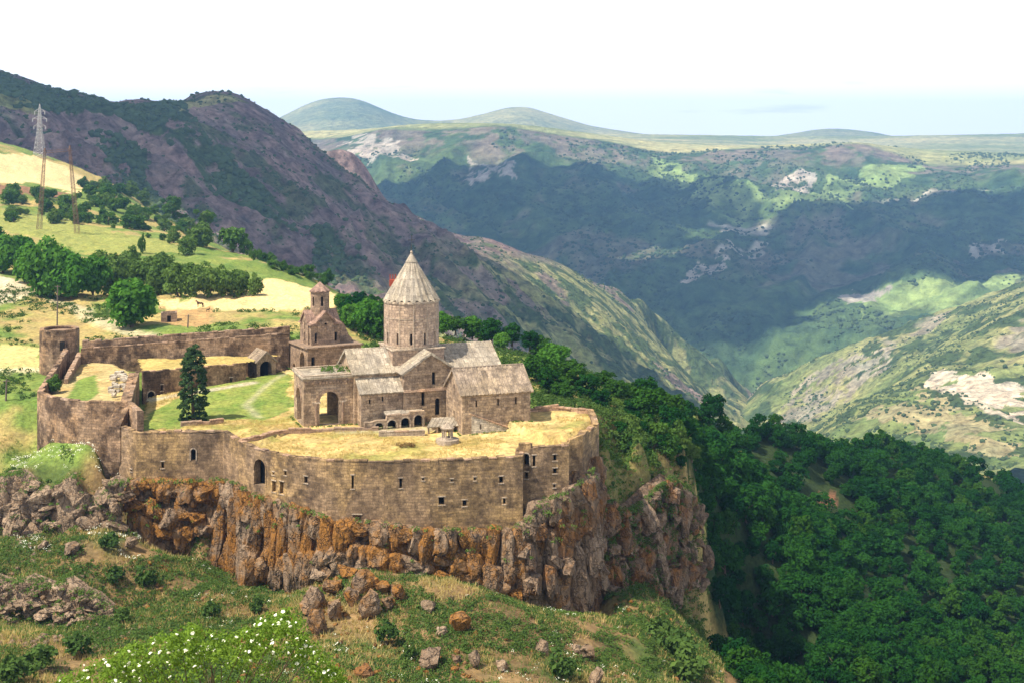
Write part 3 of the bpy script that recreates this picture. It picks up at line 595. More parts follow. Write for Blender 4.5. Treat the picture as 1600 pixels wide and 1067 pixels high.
def box_walls(fr, parent, mat, u0, u1, v0, v1, h0, h1, front=(), left=(), right=(), back=(), gable=None, thick=0.7, name='wall', faces='flrb'):
    """four wall slabs; gable='u' puts gables on the two ends of the u axis with apex height given as (axis, apex)"""
    def outl(L, g):
        p = [(0, 0), (L, 0), (L, h1 - h0)]
        if g: p.append((L / 2, gable[1] - h0))
        return p + [(0, h1 - h0)]
    gu = gable and gable[0] == 'u'; gv = gable and gable[0] == 'v'; r = {}
    if 'f' in faces: r['f'] = panel(name, parent, mat, fr.p(u0, v1, h0), fr.u, outl(u1 - u0, gv), front, thick)
    if 'b' in faces: r['b'] = panel(name, parent, mat, fr.p(u1, v0, h0), -fr.u, outl(u1 - u0, gv), back, thick)
    e = thick + 0.004
    if 'l' in faces: r['l'] = panel(name, parent, mat, fr.p(u0, v0 + (e if not gu else 0), h0) if not gu else fr.p(u0 - 0.003, v0 + 0.003, h0), fr.v, outl((v1 - v0) - (2 * e if not gu else 0.006), gu), left, thick)
    if 'r' in faces: r['r'] = panel(name, parent, mat, fr.p(u1, v1 - (e if not gu else 0), h0) if not gu else fr.p(u1 + 0.003, v1 - 0.003, h0), -fr.v, outl((v1 - v0) - (2 * e if not gu else 0.006), gu), right, thick)
    return r
def slit(fr, parent, face, u0, u1, v0, v1, h0, s, z, w, h, depth=0.55, name='window'):
    o, d = {'f': (fr.p(u0, v1, h0), fr.u), 'l': (fr.p(u0, v0, h0), fr.v), 'r': (fr.p(u1, v1, h0), -fr.v)}[face]
    return backing(name, parent, o, d, s, z, w, h, depth)
def umbrella(name, parent, mat, c, r, h, n, notch=0.3, depth=0.10, rtop=0.0):
    """folded stone cone with a zigzag eave"""
    bm = bmesh.new(); A = []; B = []; C = []; uvl = bm.loops.layers.uv.new('UVMap')
    for i in range(2 * n):
        t = math.pi * i / n; out_ = i % 2 == 0
        d = Vector((math.cos(t), math.sin(t), 0)); rr = r * (1.0 if out_ else 1 - depth)
        A.append(bm.verts.new(Vector(c) + d * rr + UP * (0 if out_ else notch)))
        rt = rtop * (1.0 if out_ else 0.94); B.append(bm.verts.new(Vector(c) + d * rt + UP * h)); C.append(bm.verts.new(Vector(c) + d * (rr - 0.35) + UP * (0.02 if out_ else notch)))
    for i in range(2 * n):
        j = (i + 1) % (2 * n); bm.faces.new((A[i], A[j], B[j], B[i])); bm.faces.new((A[j], A[i], C[i], C[j]))
    bm.faces.new(B); bm.faces.new(C[::-1])
    bmesh.ops.recalc_face_normals(bm, faces=bm.faces[:])
    for f in bm.faces:
        for lp in f.loops: q = lp.vert.co - Vector(c); lp[uvl].uv = (math.atan2(q.y, q.x) * r, q.z)
    return link(name, bmdone(name, bm, False), mat, parent)
def ringband(name, parent, mat, c, r0, r1, z0, z1, n=36):
    bm = bmesh.new(); L = []
    for i in range(n):
        t = 2 * math.pi * i / n; d = Vector((math.cos(t), math.sin(t), 0))
        L.append([bm.verts.new(Vector(c) + d * r + UP * z) for r, z in ((r0, z0), (r1, z0), (r1, z1), (r0, z1))])
    for i in range(n):
        j = (i + 1) % n
        for k in range(4): bm.faces.new((L[i][k], L[i][(k + 1) % 4], L[j][(k + 1) % 4], L[j][k]))
    me = bmdone(name, bm); boxuv(me); return link(name, me, mat, parent)
def drum(parent, mat, c, r, h, nseg, win, wz, ww, wh, ph=0.0, name='drum_wall', wname='window'):
    """round wall of nseg flat faces; faces whose index is in win carry a slit"""
    for i in range(nseg):
        t0 = ph - 2 * math.pi * i / nseg; t1 = ph - 2 * math.pi * (i + 1) / nseg
        a = Vector(c) + Vector((math.cos(t1), math.sin(t1), 0)) * r; b = Vector(c) + Vector((math.cos(t0), math.sin(t0), 0)) * r
        L = (b - a).length; hs = [rect(L / 2, wz, ww, wh)] if i in win else []
        yield i, panel(name, parent, mat, a, b - a, [(0, 0), (L, 0), (L, h), (0, h)], hs, 0.35), (a, b - a, L / 2)

# ================================================================== fortress
ZT = -42.3
W = dict(
 L1=onz(100,546,-36.0), B1=onz(58,613,-38.0), B2=onz(95,618,-38.0), B3=onz(142,625,-38.0), B4=onz(199,629.5,-38.0),
 C1=onz(186,667,-41.0), C2=onz(213,677,-41.3), C3=onz(283,675,-41.2), C4=onz(348,675,-41.3), C5=onz(372,689.5,-41.8), C6=onz(396,701,-42.05), C7=onz(450,713,-42.15), C8=onz(510,720.5,-42.2),
 C9=onz(600,722,-42.2), C10=onz(672,721,-42.2), C11=onz(763,716.5,-42.2), C12=onz(817,714,-42.2), C13=at(818,700,178.0), C14=onz(829,700,-41.4), C15=onz(889,696,-41.2), C16=at(889.5,690,180.4), C17=onz(911,681,-40.8), C18=onz(936,662,-40.8), C19=onz(927,640,-40.5), C20=onz(872,636,-40.5), C21=onz(822,640,-40.7))
def opn(a, b, z0, px, yt, yb, wpx, is_arch=False):
    """opening given where it shows, as (s, z, w, h, arch) on the wall from a to b"""
    k = (px - HX) / F; dx, dy = b.x - a.x, b.y - a.y
    t = (k * a.y - a.x) / (dx - k * dy); Y = a.y + t * dy; L = math.hypot(dx, dy)
    return (t * L, -(yb - HY) * Y / F - z0, wpx * Y / F / max(0.35, abs(dx) / L), (yb - yt) * Y / F, is_arch)
def fort_run(parent, mat, a, b, base_a, base_b, ops=(), thick=1.1, rag=0.10, wname='wall_section', cope=True, batter=0.0):
    a, b = Vector(a), Vector(b); d = Vector((b.x - a.x, b.y - a.y, 0)); L = d.length; z0 = min(base_a, base_b)
    poly = [(0, base_a - z0), (L, base_b - z0)]; n = max(2, int(L / 0.8)); holes = []
    for i in range(n, -1, -1):
        t = i / n; j = 0 if i in (0, n) else random.uniform(-rag, rag); poly.append((L * t, a.z + (b.z - a.z) * t - z0 + j))
    o = Vector((a.x, a.y, z0)); made = []
    for (px, yt, yb, wpx, ar) in ops:
        s, z, w, h, ar = opn(a, b, z0, px, yt, yb, wpx, ar); holes.append(arch(s, z, w, h) if ar else rect(s, z, w, h)); made.append((s, z, w, h, ar))
    wall = panel(wname, parent, mat, o, d, poly, holes, thick)
    for s, z, w, h, ar in made:
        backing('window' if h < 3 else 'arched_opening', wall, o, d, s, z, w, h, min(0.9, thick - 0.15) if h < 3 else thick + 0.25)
        if h < 3 and not ar and w > .25:
            un_ = d.normalized(); nn_ = Vector((un_.y, -un_.x, 0)); q_ = o + un_ * s + nn_ * .07; hw = w / 2 + .16; dn = -nn_ * .30
            for z_, t_ in ((z + h + .01, .16), (z - .15, .14)): hexa('lintel' if z_ > z else 'sill', [q_ - un_ * hw + UP * z_, q_ + un_ * hw + UP * z_, q_ + un_ * hw + dn + UP * z_, q_ - un_ * hw + dn + UP * z_, q_ - un_ * hw + UP * (z_ + t_), q_ + un_ * hw + UP * (z_ + t_), q_ + un_ * hw + dn + UP * (z_ + t_), q_ - un_ * hw + dn + UP * (z_ + t_)], S_TRIM, wall, .015)
        if ar: ring('window_surround', wall, S_TRIM if h < 3 else mat, o, d, s, z, w, h, 0.18 if h < 3 else 0.25, 0.06)
    if cope:
        un = d.normalized(); nd = Vector((un.y, -un.x, 0)); m = max(1, int(L / 1.05))
        for i in range(m):
            t0, t1 = (i + 0.02) / m, (i + 0.98) / m
            if random.random() < 0.10: continue
            pa = a.lerp(b, t0) + nd * random.uniform(0.0, 0.07); pb = a.lerp(b, t1) + nd * random.uniform(0.0, 0.07); w = -nd * random.uniform(0.55, 0.95)
            z = UP * (0.012 + random.uniform(-0.08, 0.02)); hh = UP * random.uniform(0.14, 0.30)
            hexa('coping_stone', [pa + z, pb + z, pb + w + z, pa + w + z, pa + z + hh, pb + z + hh, pb + w + z + hh, pa + w + z + hh], mat if random.random() < 0.7 else S_COPE, wall, 0.03)
    return wall
def bz(p, y): return -(y - HY) * p.y / F
# front curtain wall
fw = empty('fortress_wall', (W['C9'].x, W['C9'].y, -51), 'long curved fortress wall on the cliff edge in front of the church', 'wall')
runs = [('C6','C7',772,790,[(406,717,758,20,True),(428,751,768,6.5,False),(440,752,771,6.5,False),(427,737,741,3,False),(446,735,742,3.5,False)]),
        ('C7','C8',788,806,[(478,744,754,5.5,False)]), ('C8','C9',804,820,[(551,742,763,3.5,False),(558,804,814,13,False)]),
        ('C9','C10',818,830,[(626,747,762,4,False),(661,746,750,3,False)]), ('C10','C11',828,826,[(690,776,788,9,False),(726,781,790,6,False),(706,748,752,3,False),(742,745,750,3,False)]),
        ('C11','C12',826,822,[(783,744,754,6,False),(788,778,787,4,False)])]
for a, b, ya, yb, ops in runs: fort_run(fw, S_FORT, W[a], W[b], bz(W[a], ya) - 0.8, bz(W[b], yb) - 0.8, ops)
fort_run(fw, S_FORT, W['C4'], W['C5'], bz(W['C4'], 745) - 1, bz(W['C5'], 752) - 1); fort_run(fw, S_FORT, W['C5'], W['C6'], bz(W['C5'], 752) - 1, bz(W['C6'], 772) - 1)
fort_run(fw, S_FORT, W['C12'], W['C13'], bz(W['C12'], 822) - 1, bz(W['C12'], 822) - 1)
# south-east corner blocks
fe = empty('corner_bastion', (W['C15'].x, W['C15'].y, -48), 'stepped grey stone bastion with small dark windows at the right end of the cliff wall', 'bastion')
a13 = W['C13'].copy(); a13.z = -41.0; a13 += Vector((0, -0.6, 0)); c14 = W['C14'].copy(); c14.z = -40.9
a13 = at(810, 702, 176.6); a13.z = -41.0
fort_run(fe, S_FORT, a13, c14, -51, -50, [(822.5,708,727,9,True),(822.5,737,747,5,False)], rag=0.2)
fort_run(fe, S_FORT, W['C14'], W['C15'], -50, -50, [(834.5,711,728,4,False),(867,710,719,5,False),(867,731,739,5.5,False),(866,756,761,3,False)])
fort_run(fe, S_FORT, W['C15'], W['C16'], -51, -51); fort_run(fe, S_FORT, W['C16'], W['C17'], -51, -52); fort_run(fe, S_FORT, W['C17'], W['C18'], -49, -47, (), 1.1, 0.35)
fr_ = empty('rear_parapet', (W['C20'].x, W['C20'].y, -42), 'low parapet wall along the far edge of the dry grass terrace right of the church', 'wall')
fort_run(fr_, S_COPE, W['C19'], W['C20'], -46, -44, (), 0.7, 0.12); c20b = W['C20'].copy(); c20b.z += 0.35; fort_run(fr_, S_COPE, c20b, W['C21'], -44, -43, (), 0.7, 0.12); fort_run(fr_, S_FORT, W['C18'], W['C19'], -48, -48, (), 0.9, 0.3)
# lower left block of the wall
fl = empty('lower_bastion', (W['C2'].x, W['C2'].y, -48), 'low stone bastion with arched window left of the curved cliff wall', 'bastion')
fort_run(fl, S_FORT, W['C1'], W['C2'], bz(W['C1'], 750) - .6, bz(W['C2'], 752) - .6, [(205,733,736,3,False)], rag=0.15)
fort_run(fl, S_FORT, W['C2'], W['C3'], bz(W['C2'], 752) - .6, bz(W['C3'], 752) - .6, [(254,721,731,4,False)], rag=0.25)
fort_run(fl, S_FORT, W['C3'], W['C4'], bz(W['C3'], 752) - .6, bz(W['C4'], 748) - .6, [(302,701,719,7.5,True)], rag=0.3)
# big round left bastion and walls up to the watch tower
fb = empty('round_bastion', (W['B3'].x, W['B3'].y, -47), 'big dark stained stone bastion at the far left corner of the fortress', 'bastion')
def arcpts(a, b, bulge, n):
    out_ = []; d = Vector((b.x - a.x, b.y - a.y, 0)); nd = Vector((d.y, -d.x, 0)).normalized()
    for i in range(n + 1): t = i / n; q = a.lerp(b, t) + nd * bulge * 4 * t * (1 - t); out_.append(q)
    return out_
bp = arcpts(W['B1'], W['B4'], 2.6, 10)
for a, b in zip(bp[:-1], bp[1:]): fort_run(fb, S_FORTL, a, b, -49.5, -49.5, (), 1.0, 0.06)
e = W['B4'].copy(); d2 = at(214, 640, 186.5); d2.z = -38.6; fort_run(fb, S_FORTL, e, d2, -49.5, -49.5, (), 1.0, 0.08)
fo = empty('left_outer_wall', (W['L1'].x, W['L1'].y, -42), 'narrow outer wall climbing from the left bastion to the watch tower', 'wall')
fort_run(fo, S_FORTL, W['L1'], W['B1'], -43, -48, (), 0.8, 0.08); i1 = W['L1'] + Vector((2.2, 0.6, -0.8)); i2 = W['B1'].lerp(W['L1'], 0.45) + Vector((2.3, 0, -1.2)); fort_run(fo, S_COPE, i1, i2, -42, -42, (), 0.6, 0.08)
D1 = onz(214,581,-37.3); D2 = onz(203,634,-38.4); D3 = onz(188,667,-40.9)
fd = empty('dividing_wall', (D2.x, D2.y, -43), 'stepped wall walk running back from the lower bastion along the lawn', 'wall')
fort_run(fd, S_FORTL, D2, D1 + Vector((0.4, 0, 0)), -44, -43, (), 1.6, 0.06); fort_run(fd, S_FORTL, D3, D2, -46, -44, (), 2.2, 0.06)
# rear curtain wall with its wall walk and parapet
T1 = Vector(((126 - 800) * 228.5 / F, 228.5, 0)); T2 = Vector(((452 - 800) * 233.5 / F, 233.5, 0))
fk = empty('rear_curtain_wall', (T1.x, T1.y, -41), 'long straight rear wall with raised parapet between watch tower and bell tower', 'wall')
def zset(v, z): v = v.copy(); v.z = z; return v
fort_run(fk, S_FORTL, zset(T1, bz(T1, 546)), zset(T2, bz(T2, 522)), -43, -43, (), 1.0, 0.04)
bk = Vector((-0.08, 1.0, 0)); fort_run(fk, S_FORTL, zset(T1 + bk * 1.1, bz(T1 + bk * 1.1, 534.5)), zset(T2 + bk * 1.1, bz(T2 + bk * 1.1, 511.5)), -43, -43, (), 0.8, 0.12)
# watch tower at the rear left corner
TWc = Vector(((93 - 800) * 231 / F, 231, -41.5)); tw = empty('watch_tower', TWc, 'short polygonal stone watch tower at the far left end of the rear wall', 'tower')
for i, w, (o, d, m) in drum(tw, S_FORTL, TWc, 3.42, 41.5 - 32.9, 10, (), 0, 0, 0, RAD(18), 'tower_wall'): pass
bm = bmesh.new(); frustum(bm, TWc + UP * 8.2, 3.1, 3.1, 0.15, 10, RAD(18)); link('tower_roof', bmdone('tower_roof', bm), S_COPE, tw); ringband('parapet', tw, S_FORTL, TWc, 2.75, 3.5, 8.58, 8.85, 10)
q = at(97, 548, 227.4); hexa('door', [q + Vector(v) for v in ((-.38, -.06, 0), (.38, -.06, 0), (.38, .3, 0), (-.38, .3, 0), (-.38, -.06, 1.6), (.38, -.06, 1.6), (.38, .3, 1.6), (-.38, .3, 1.6))], PAINTED_DARK, tw)  # near-black box paints the darkness of the doorway
q = at(69.5, 552, 229.3); hexa('window', [q + Vector(v) for v in ((-.15, -.3, 0), (.15, -.3, 0), (.15, .3, 0), (-.15, .3, 0), (-.15, -.3, .7), (.15, -.3, .7), (.15, .3, .7), (-.15, .3, .7))], PAINTED_DARK, tw)  # near-black box paints the darkness of the slit
# inner range of cells with a grass roof
E2 = Vector(((384 - 800) * 222 / F, 222, -37.6)); E1 = D1 + Vector((0.9, 0.5, 0)); E1.z = -37.4
cr_ = empty('monk_cells', (E1.x, E1.y, -42.3), 'low range of stone cells with a grass roof behind the lawn', 'building')
fort_run(cr_, S_FORTL, E1, E2, -43, -43, [(236,611,633,9,True),(253,601,610,3,False),(340,604,618,8,True),(361,590,600,3,False),(375,597,614,8,True)], 0.9, 0.08)
bkv = Vector((-0.5, 0.86, 0)); g = [E1 + bkv * .92, E2 + bkv * .92, T2 + Vector((-1, -0.5, 0)), T1 + Vector((10, -0.5, 0))]
gr_poly = [(v.x, v.y) for v in g]
# small gabled porch beside the belfry
GA = Frame((372 - 800) * 224.5 / F + 1.0, 224.5, -41.0, 30); gh = empty('gatehouse', GA.p(0, 0), 'small gabled gatehouse with a dark arch left of the bell tower', 'building')
L = 3.5; panel('wall', gh, S_BELL, GA.p(2.4, 0.0), GA.u, [(0, 0), (L, 0), (L, 3.0), (L / 2, 4.6), (0, 3.0)], [arch(L / 2 - .1, 0.25, 2.2, 2.9)], 0.7)
backing('arched_opening', gh, GA.p(2.4, 0), GA.u, L / 2 - .1, 0.2, 2.2, 2.9, 2.2)
for uu in (2.41, 2.4 + L - 0.71): hexa('wall', [GA.p(uu, -0.71, 0), GA.p(uu + .7, -0.71, 0), GA.p(uu + .7, -5, 0), GA.p(uu, -5, 0), GA.p(uu, -0.71, 2.99), GA.p(uu + .7, -0.71, 2.99), GA.p(uu + .7, -5, 2.99), GA.p(uu, -5, 2.99)], S_BELL, gh)
um = 2.4 + L / 2
slab('roof', gh, S_ROOFD, [GA.p(2.1, 0.25, 2.95), GA.p(2.1, -5.2, 2.95), GA.p(um, -5.2, 4.85), GA.p(um, 0.25, 4.85)], 0.2, 7); slab('roof', gh, S_ROOFD, [GA.p(2.7 + L, 0.25, 2.95), GA.p(2.7 + L, -5.2, 2.95), GA.p(um + .01, -5.2, 4.85), GA.p(um + .01, 0.25, 4.85)], 0.2, 7)

# ================================================================== bell tower
BC = at(481, 546, 226); BF = Frame(BC.x, BC.y, -41.5, 30); hb = BC.z + 41.5
bt = empty('bell_tower', BF.p(5, -4.7), 'brown stone bell tower with arched doorway and small domed lantern', 'tower')
fr = Frame(BC.x, BC.y, -41.5, 30)
L9 = 9.4
box_walls(fr, bt, S_BELL, 0, 10.2, -L9, 0, 0, hb, front=[rect(1.0, 2.4, 0.7, 2.0)], left=[arch(6.0, 1.0, 2.3, 4.0), arch(1.6, 0.2, 1.1, 2.2)], thick=0.9)
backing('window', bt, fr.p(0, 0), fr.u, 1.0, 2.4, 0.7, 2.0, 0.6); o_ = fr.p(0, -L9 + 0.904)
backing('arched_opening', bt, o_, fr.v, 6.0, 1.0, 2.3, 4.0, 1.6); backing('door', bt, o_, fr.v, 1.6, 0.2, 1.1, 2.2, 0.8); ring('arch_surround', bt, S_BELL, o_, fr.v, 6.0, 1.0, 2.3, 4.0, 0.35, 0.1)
hexa('cornice', [fr.p(-.35, .35, hb), fr.p(10.5, .35, hb), fr.p(10.5, -9.7, hb), fr.p(-.35, -9.7, hb), fr.p(-.35, .35, hb + .32), fr.p(10.5, .35, hb + .32), fr.p(10.5, -9.7, hb + .32), fr.p(-.35, -9.7, hb + .32)], S_BELL, bt, 0.05)
u0, v1 = 1.3, -1.8; u1, v0 = u0 + 5.5, v1 - 5.5; h0 = hb + .323; hu = h0 + 3.5; ha = h0 + 6.3
# corner mass, lower than the two crossing gabled arms
box_walls(fr, bt, S_BELL, u0, u1, v0, v1, h0, hu, front=[rect(0.95, 0.5, 0.5, 1.6), rect(4.75, 0.5, 0.5, 1.6)], left=[rect(4.75 - .7, 0.5, 0.5, 1.6)], thick=0.7, name='upper_wall')
backing('window', bt, fr.p(u0, v1, h0), fr.u, 0.95, 0.5, 0.5, 1.6, 0.45); backing('window', bt, fr.p(u0, v1, h0), fr.u, 4.75, 0.5, 0.5, 1.6, 0.45); backing('window', bt, fr.p(u0, v0 + .704, h0), fr.v, 4.05, 0.5, 0.5, 1.6, 0.45)
cu, cv = (u0 + u1) / 2, (v0 + v1) / 2; aw = 1.6
def arm(axis):
    if axis == 'v':
        for vv, d in ((v1 + .14, 1), (v0 - .14, -1)):
            o = fr.p(cu - aw * d, vv, h0); panel('gable_wall', bt, S_BELL, o, fr.u * d, [(0, 0), (2 * aw, 0), (2 * aw, 4.2), (aw, 5.7), (0, 4.2)], [arch(aw, 2.4, .55, 1.5)] if d > 0 else [], 0.84)
        backing('window', bt, fr.p(cu - aw, v1 + .14, h0), fr.u, aw, 2.4, .55, 1.5, 0.5)
        for s in (-1, 1): slab('roof', bt, S_CAP, [fr.p(cu + s * (aw + .3), v0 - .35, h0 + 4.05), fr.p(cu + s * (aw + .3), v1 + .38, h0 + 4.05), fr.p(cu + s * .01, v1 + .38, h0 + 6.0), fr.p(cu + s * .01, v0 - .35, h0 + 6.0)], 0.22, 8, 0.06)
    else:
        for uu, d in ((u0 - .14, 1), (u1 + .14, -1)):
            o = fr.p(uu, cv - aw * d, h0); panel('gable_wall', bt, S_BELL, o, fr.v * d, [(0, 0), (2 * aw, 0), (2 * aw, 4.2), (aw, 5.7), (0, 4.2)], [arch(aw, 2.5, .5, 1.4), rect(aw, 0.5, .55, 1.6)] if d > 0 else [], 0.84)
        backing('window', bt, fr.p(u0 - .14, cv - aw, h0), fr.v, aw, 2.5, .5, 1.4, 0.5); backing('window', bt, fr.p(u0 - .14, cv - aw, h0), fr.v, aw, .5, .55, 1.6, 0.5)
        for s in (-1, 1): slab('roof', bt, S_CAP, [fr.p(u0 - .38, cv + s * (aw + .3), h0 + 4.06), fr.p(u1 + .35, cv + s * (aw + .3), h0 + 4.06), fr.p(u1 + .35, cv + s * .01, h0 + 6.01), fr.p(u0 - .38, cv + s * .01, h0 + 6.01)], 0.22, 8, 0.06)
arm('v'); arm('u')
for su in (0, 1):
    for sv in (0, 1):
        a, b = (u0 - .3, cu - aw) if su == 0 else (u1 + .3, cu + aw); c_, d_ = (v0 - .3, cv - aw) if sv == 0 else (v1 + .3, cv + aw)
        hexa('corner_roof', [fr.p(a, c_, hu + .005), fr.p(b, c_, hu + .005), fr.p(b, d_, hu + .005), fr.p(a, d_, hu + .005), fr.p(a, c_, hu + .2), fr.p(b, c_, hu + .5), fr.p(b, d_, hu + .95), fr.p(a, d_, hu + .5)], S_CAP, bt)
dc = fr.p(cu, cv, h0 + 4.6)
for i, w, (o, d, m) in drum(bt, S_BELL, dc, 1.68, 4.7, 12, (0, 2, 4, 6, 8, 10), 2.1, 0.42, 1.7, RAD(8), 'lantern_wall'):
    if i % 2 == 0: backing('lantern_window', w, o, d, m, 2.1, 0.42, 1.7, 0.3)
ringband('lantern_cornice', bt, S_CAP, dc, 1.3, 1.86, 4.55, 4.75, 24); umbrella('lantern_roof', bt, S_CAP, dc + UP * 4.65, 2.02, 1.7, 14, 0.22, 0.1, 0.06)
bm = bmesh.new(); bar(bm, dc + UP * 6.25, dc + UP * 7.6, 0.05); bar(bm, dc + UP * 7.15 - fr.u * .35, dc + UP * 7.15 + fr.u * .35, 0.05); link('cross', bmdone('cross', bm), IRON, bt)
# ruined buttress on the right shoulder
panel('ruined_wall', bt, S_BELL, fr.p(u1 + .2, v1 - 1.2, h0), fr.u, [(0, 0), (2.9, 0), (2.6, .6), (2.0, 1.3), (1.6, 2.2), (1.1, 3.3), (.5, 3.9), (0, 3.7)], (), 1.2)

# ================================================================== church
CF = Frame(-15.94, 203, ZT, 20); ch = empty('church', CF.p(0, 0), 'domed stone church with a tall ribbed conical roof in the middle of the fortress', 'church')
NE, NR = 7.9, 10.9
# nave (west arm) and east arm: one long body with gables at its ends
box_walls(CF, ch, S_CHURCH, -10.4, 13.0, -5, 5, 0, NE, gable=('u', NR - .25), left=[rect(5, 4.5, .5, 1.6)], faces='flrb', thick=.8); slit(CF, ch, 'l', -10.403, 13, -5 + .003, 5, 0, 5, 4.5, .5, 1.6)
for s in (-1, 1):
    slab('roof', ch, S_ROOF, [CF.p(-10.8, s * 5.4, NE - .12), CF.p(13.3, s * 5.4, NE - .12), CF.p(13.3, s * .01, NR), CF.p(-10.8, s * .01, NR)], 0.28, 36, 0.045)
# transepts
tu0, tu1 = -3.4, 5.0; tm = (tu0 + tu1) / 2; TV = 8.0
holes = [rect(4.9 - .2, 7.0 - 1.0, .55, 1.9), rect(3.0, 2.9, .5, 2.0), arch(5.3, 0.0 + 1.3, .75, 2.6)]
panel('transept_wall', ch, S_CHURCH, CF.p(tu0, TV, 0), CF.u, [(0, 0), (tu1 - tu0, 0), (tu1 - tu0, NE + .1), ((tu1 - tu0) / 2, NR - .25), (0, NE + .1)], holes, .8)
for s, z, w, h in ((4.7, 6.0, .55, 1.9), (3.0, 2.9, .5, 2.0), (5.3, 1.3, .75, 2.6)): backing('window', ch, CF.p(tu0, TV, 0), CF.u, s, z, w, h, .5)
hexa('string_course', [CF.p(tu0 - .05, TV + .22, 5.1), CF.p(tu1 + .05, TV + .22, 5.1), CF.p(tu1 + .05, TV + .005, 5.1), CF.p(tu0 - .05, TV + .005, 5.1), CF.p(tu0 - .05, TV + .10, 5.5), CF.p(tu1 + .05, TV + .10, 5.5), CF.p(tu1 + .05, TV + .005, 5.5), CF.p(tu0 - .05, TV + .005, 5.5)], S_COPE, ch)
for uu in (tu0 + .005, tu1 - .805): hexa('transept_wall', [CF.p(uu, TV - .805, 0), CF.p(uu + .8, TV - .805, 0), CF.p(uu + .8, 5.01, 0), CF.p(uu, 5.01, 0), CF.p(uu, TV - .805, NE), CF.p(uu + .8, TV - .805, NE), CF.p(uu + .8, 5.01, NE), CF.p(uu, 5.01, NE)], S_CHURCH, ch)
for s in (-1, 1): slab('transept_roof', ch, S_ROOF, [CF.p(tm + s * 4.7, TV + .4, NE - .02), CF.p(tm + s * 4.7, 0.5, NE - .02), CF.p(tm + s * .01, 0.5, NR + .06), CF.p(tm + s * .01, TV + .4, NR + .06)], 0.28, 14, 0.045)
panel('transept_wall', ch, S_CHURCH, CF.p(tu1, -TV, 0), -CF.u, [(0, 0), (tu1 - tu0, 0), (tu1 - tu0, NE + .1), ((tu1 - tu0) / 2, NR - .25), (0, NE + .1)], (), .8)
for s in (-1, 1): slab('transept_roof', ch, S_ROOF, [CF.p(tm + s * 4.7, -TV - .4, NE - .02), CF.p(tm + s * 4.7, -0.5, NE - .02), CF.p(tm + s * .01, -0.5, NR + .05), CF.p(tm + s * .01, -TV - .4, NR + .05)], 0.28, 14, 0.045)
# square plinth, round drum, ribbed cone
PB = 4.15; hexa('drum_plinth', [CF.p(-PB, PB, 7), CF.p(PB, PB, 7), CF.p(PB, -PB, 7), CF.p(-PB, -PB, 7), CF.p(-PB, PB, 10.75), CF.p(PB, PB, 10.75), CF.p(PB, -PB, 10.75), CF.p(-PB, -PB, 10.75)], S_DRUM, ch)
hexa('plinth_cornice', [CF.p(-PB - .2, PB + .2, 10.76), CF.p(PB + .2, PB + .2, 10.76), CF.p(PB + .2, -PB - .2, 10.76), CF.p(-PB - .2, -PB - .2, 10.76), CF.p(-PB - .2, PB + .2, 11.0), CF.p(PB + .2, PB + .2, 11.0), CF.p(PB + .2, -PB - .2, 11.0), CF.p(-PB - .2, -PB - .2, 11.0)], S_TRIM, ch, .04)
DC = CF.p(0, 0, 11.0); DR = 4.28; DH = 7.1
for i, w, (o, d, m) in drum(ch, S_DRUM, DC, DR, DH, 36, range(1, 36, 3), 0.55, 0.32, 1.75, RAD(-90 + 15 + 4)):
    if i % 3 == 1: backing('drum_window', w, o, d, m, 0.55, 0.32, 1.75, 0.28); ring('window_surround', w, S_TRIM, o, d, m, 0.45, 0.5, 2.15, 0.08, 0.05)
    if i % 3 == 0:
        bm = bmesh.new(); p0 = Vector(o); frustum(bm, p0 + UP * 0.05, 0.09, 0.09, DH - .3, 6); link('pilaster', bmdone('pilaster', bm), S_TRIM, w)
ringband('base_moulding', ch, S_TRIM, DC, DR - .2, DR + .16, 0.005, 0.28); ringband('middle_moulding', ch, S_TRIM, DC, DR - .2, DR + .06, 4.4, 4.55); ringband('cornice', ch, S_TRIM, DC, DR - .3, DR + .14, DH - .32, DH + .05)
cone = umbrella('conical_roof', ch, S_ROOF, DC + UP * (DH - .12), 4.62, 6.15, 22, 0.42, 0.11, 0.86)
cc = DC + UP * (DH - .12 + 6.1); bm = bmesh.new(); frustum(bm, cc, 0.98, 0.16, 1.35, 24); link('cone_cap', bmdone('cone_cap', bm), S_ROOF, cone)
bm = bmesh.new(); frustum(bm, cc + UP * 1.3, 0.12, 0.24, 0.22, 12); frustum(bm, cc + UP * 1.5, 0.24, 0.10, 0.3, 12); link('finial', bmdone('finial', bm), S_TRIM, cone)
bm = bmesh.new(); bar(bm, cc + UP * 1.75, cc + UP * 4.3, 0.07); bar(bm, cc + UP * 3.45 - CF.u * .55, cc + UP * 3.45 + CF.u * .55, 0.06); link('cross', bmdone('cross', bm), IRON, cone)
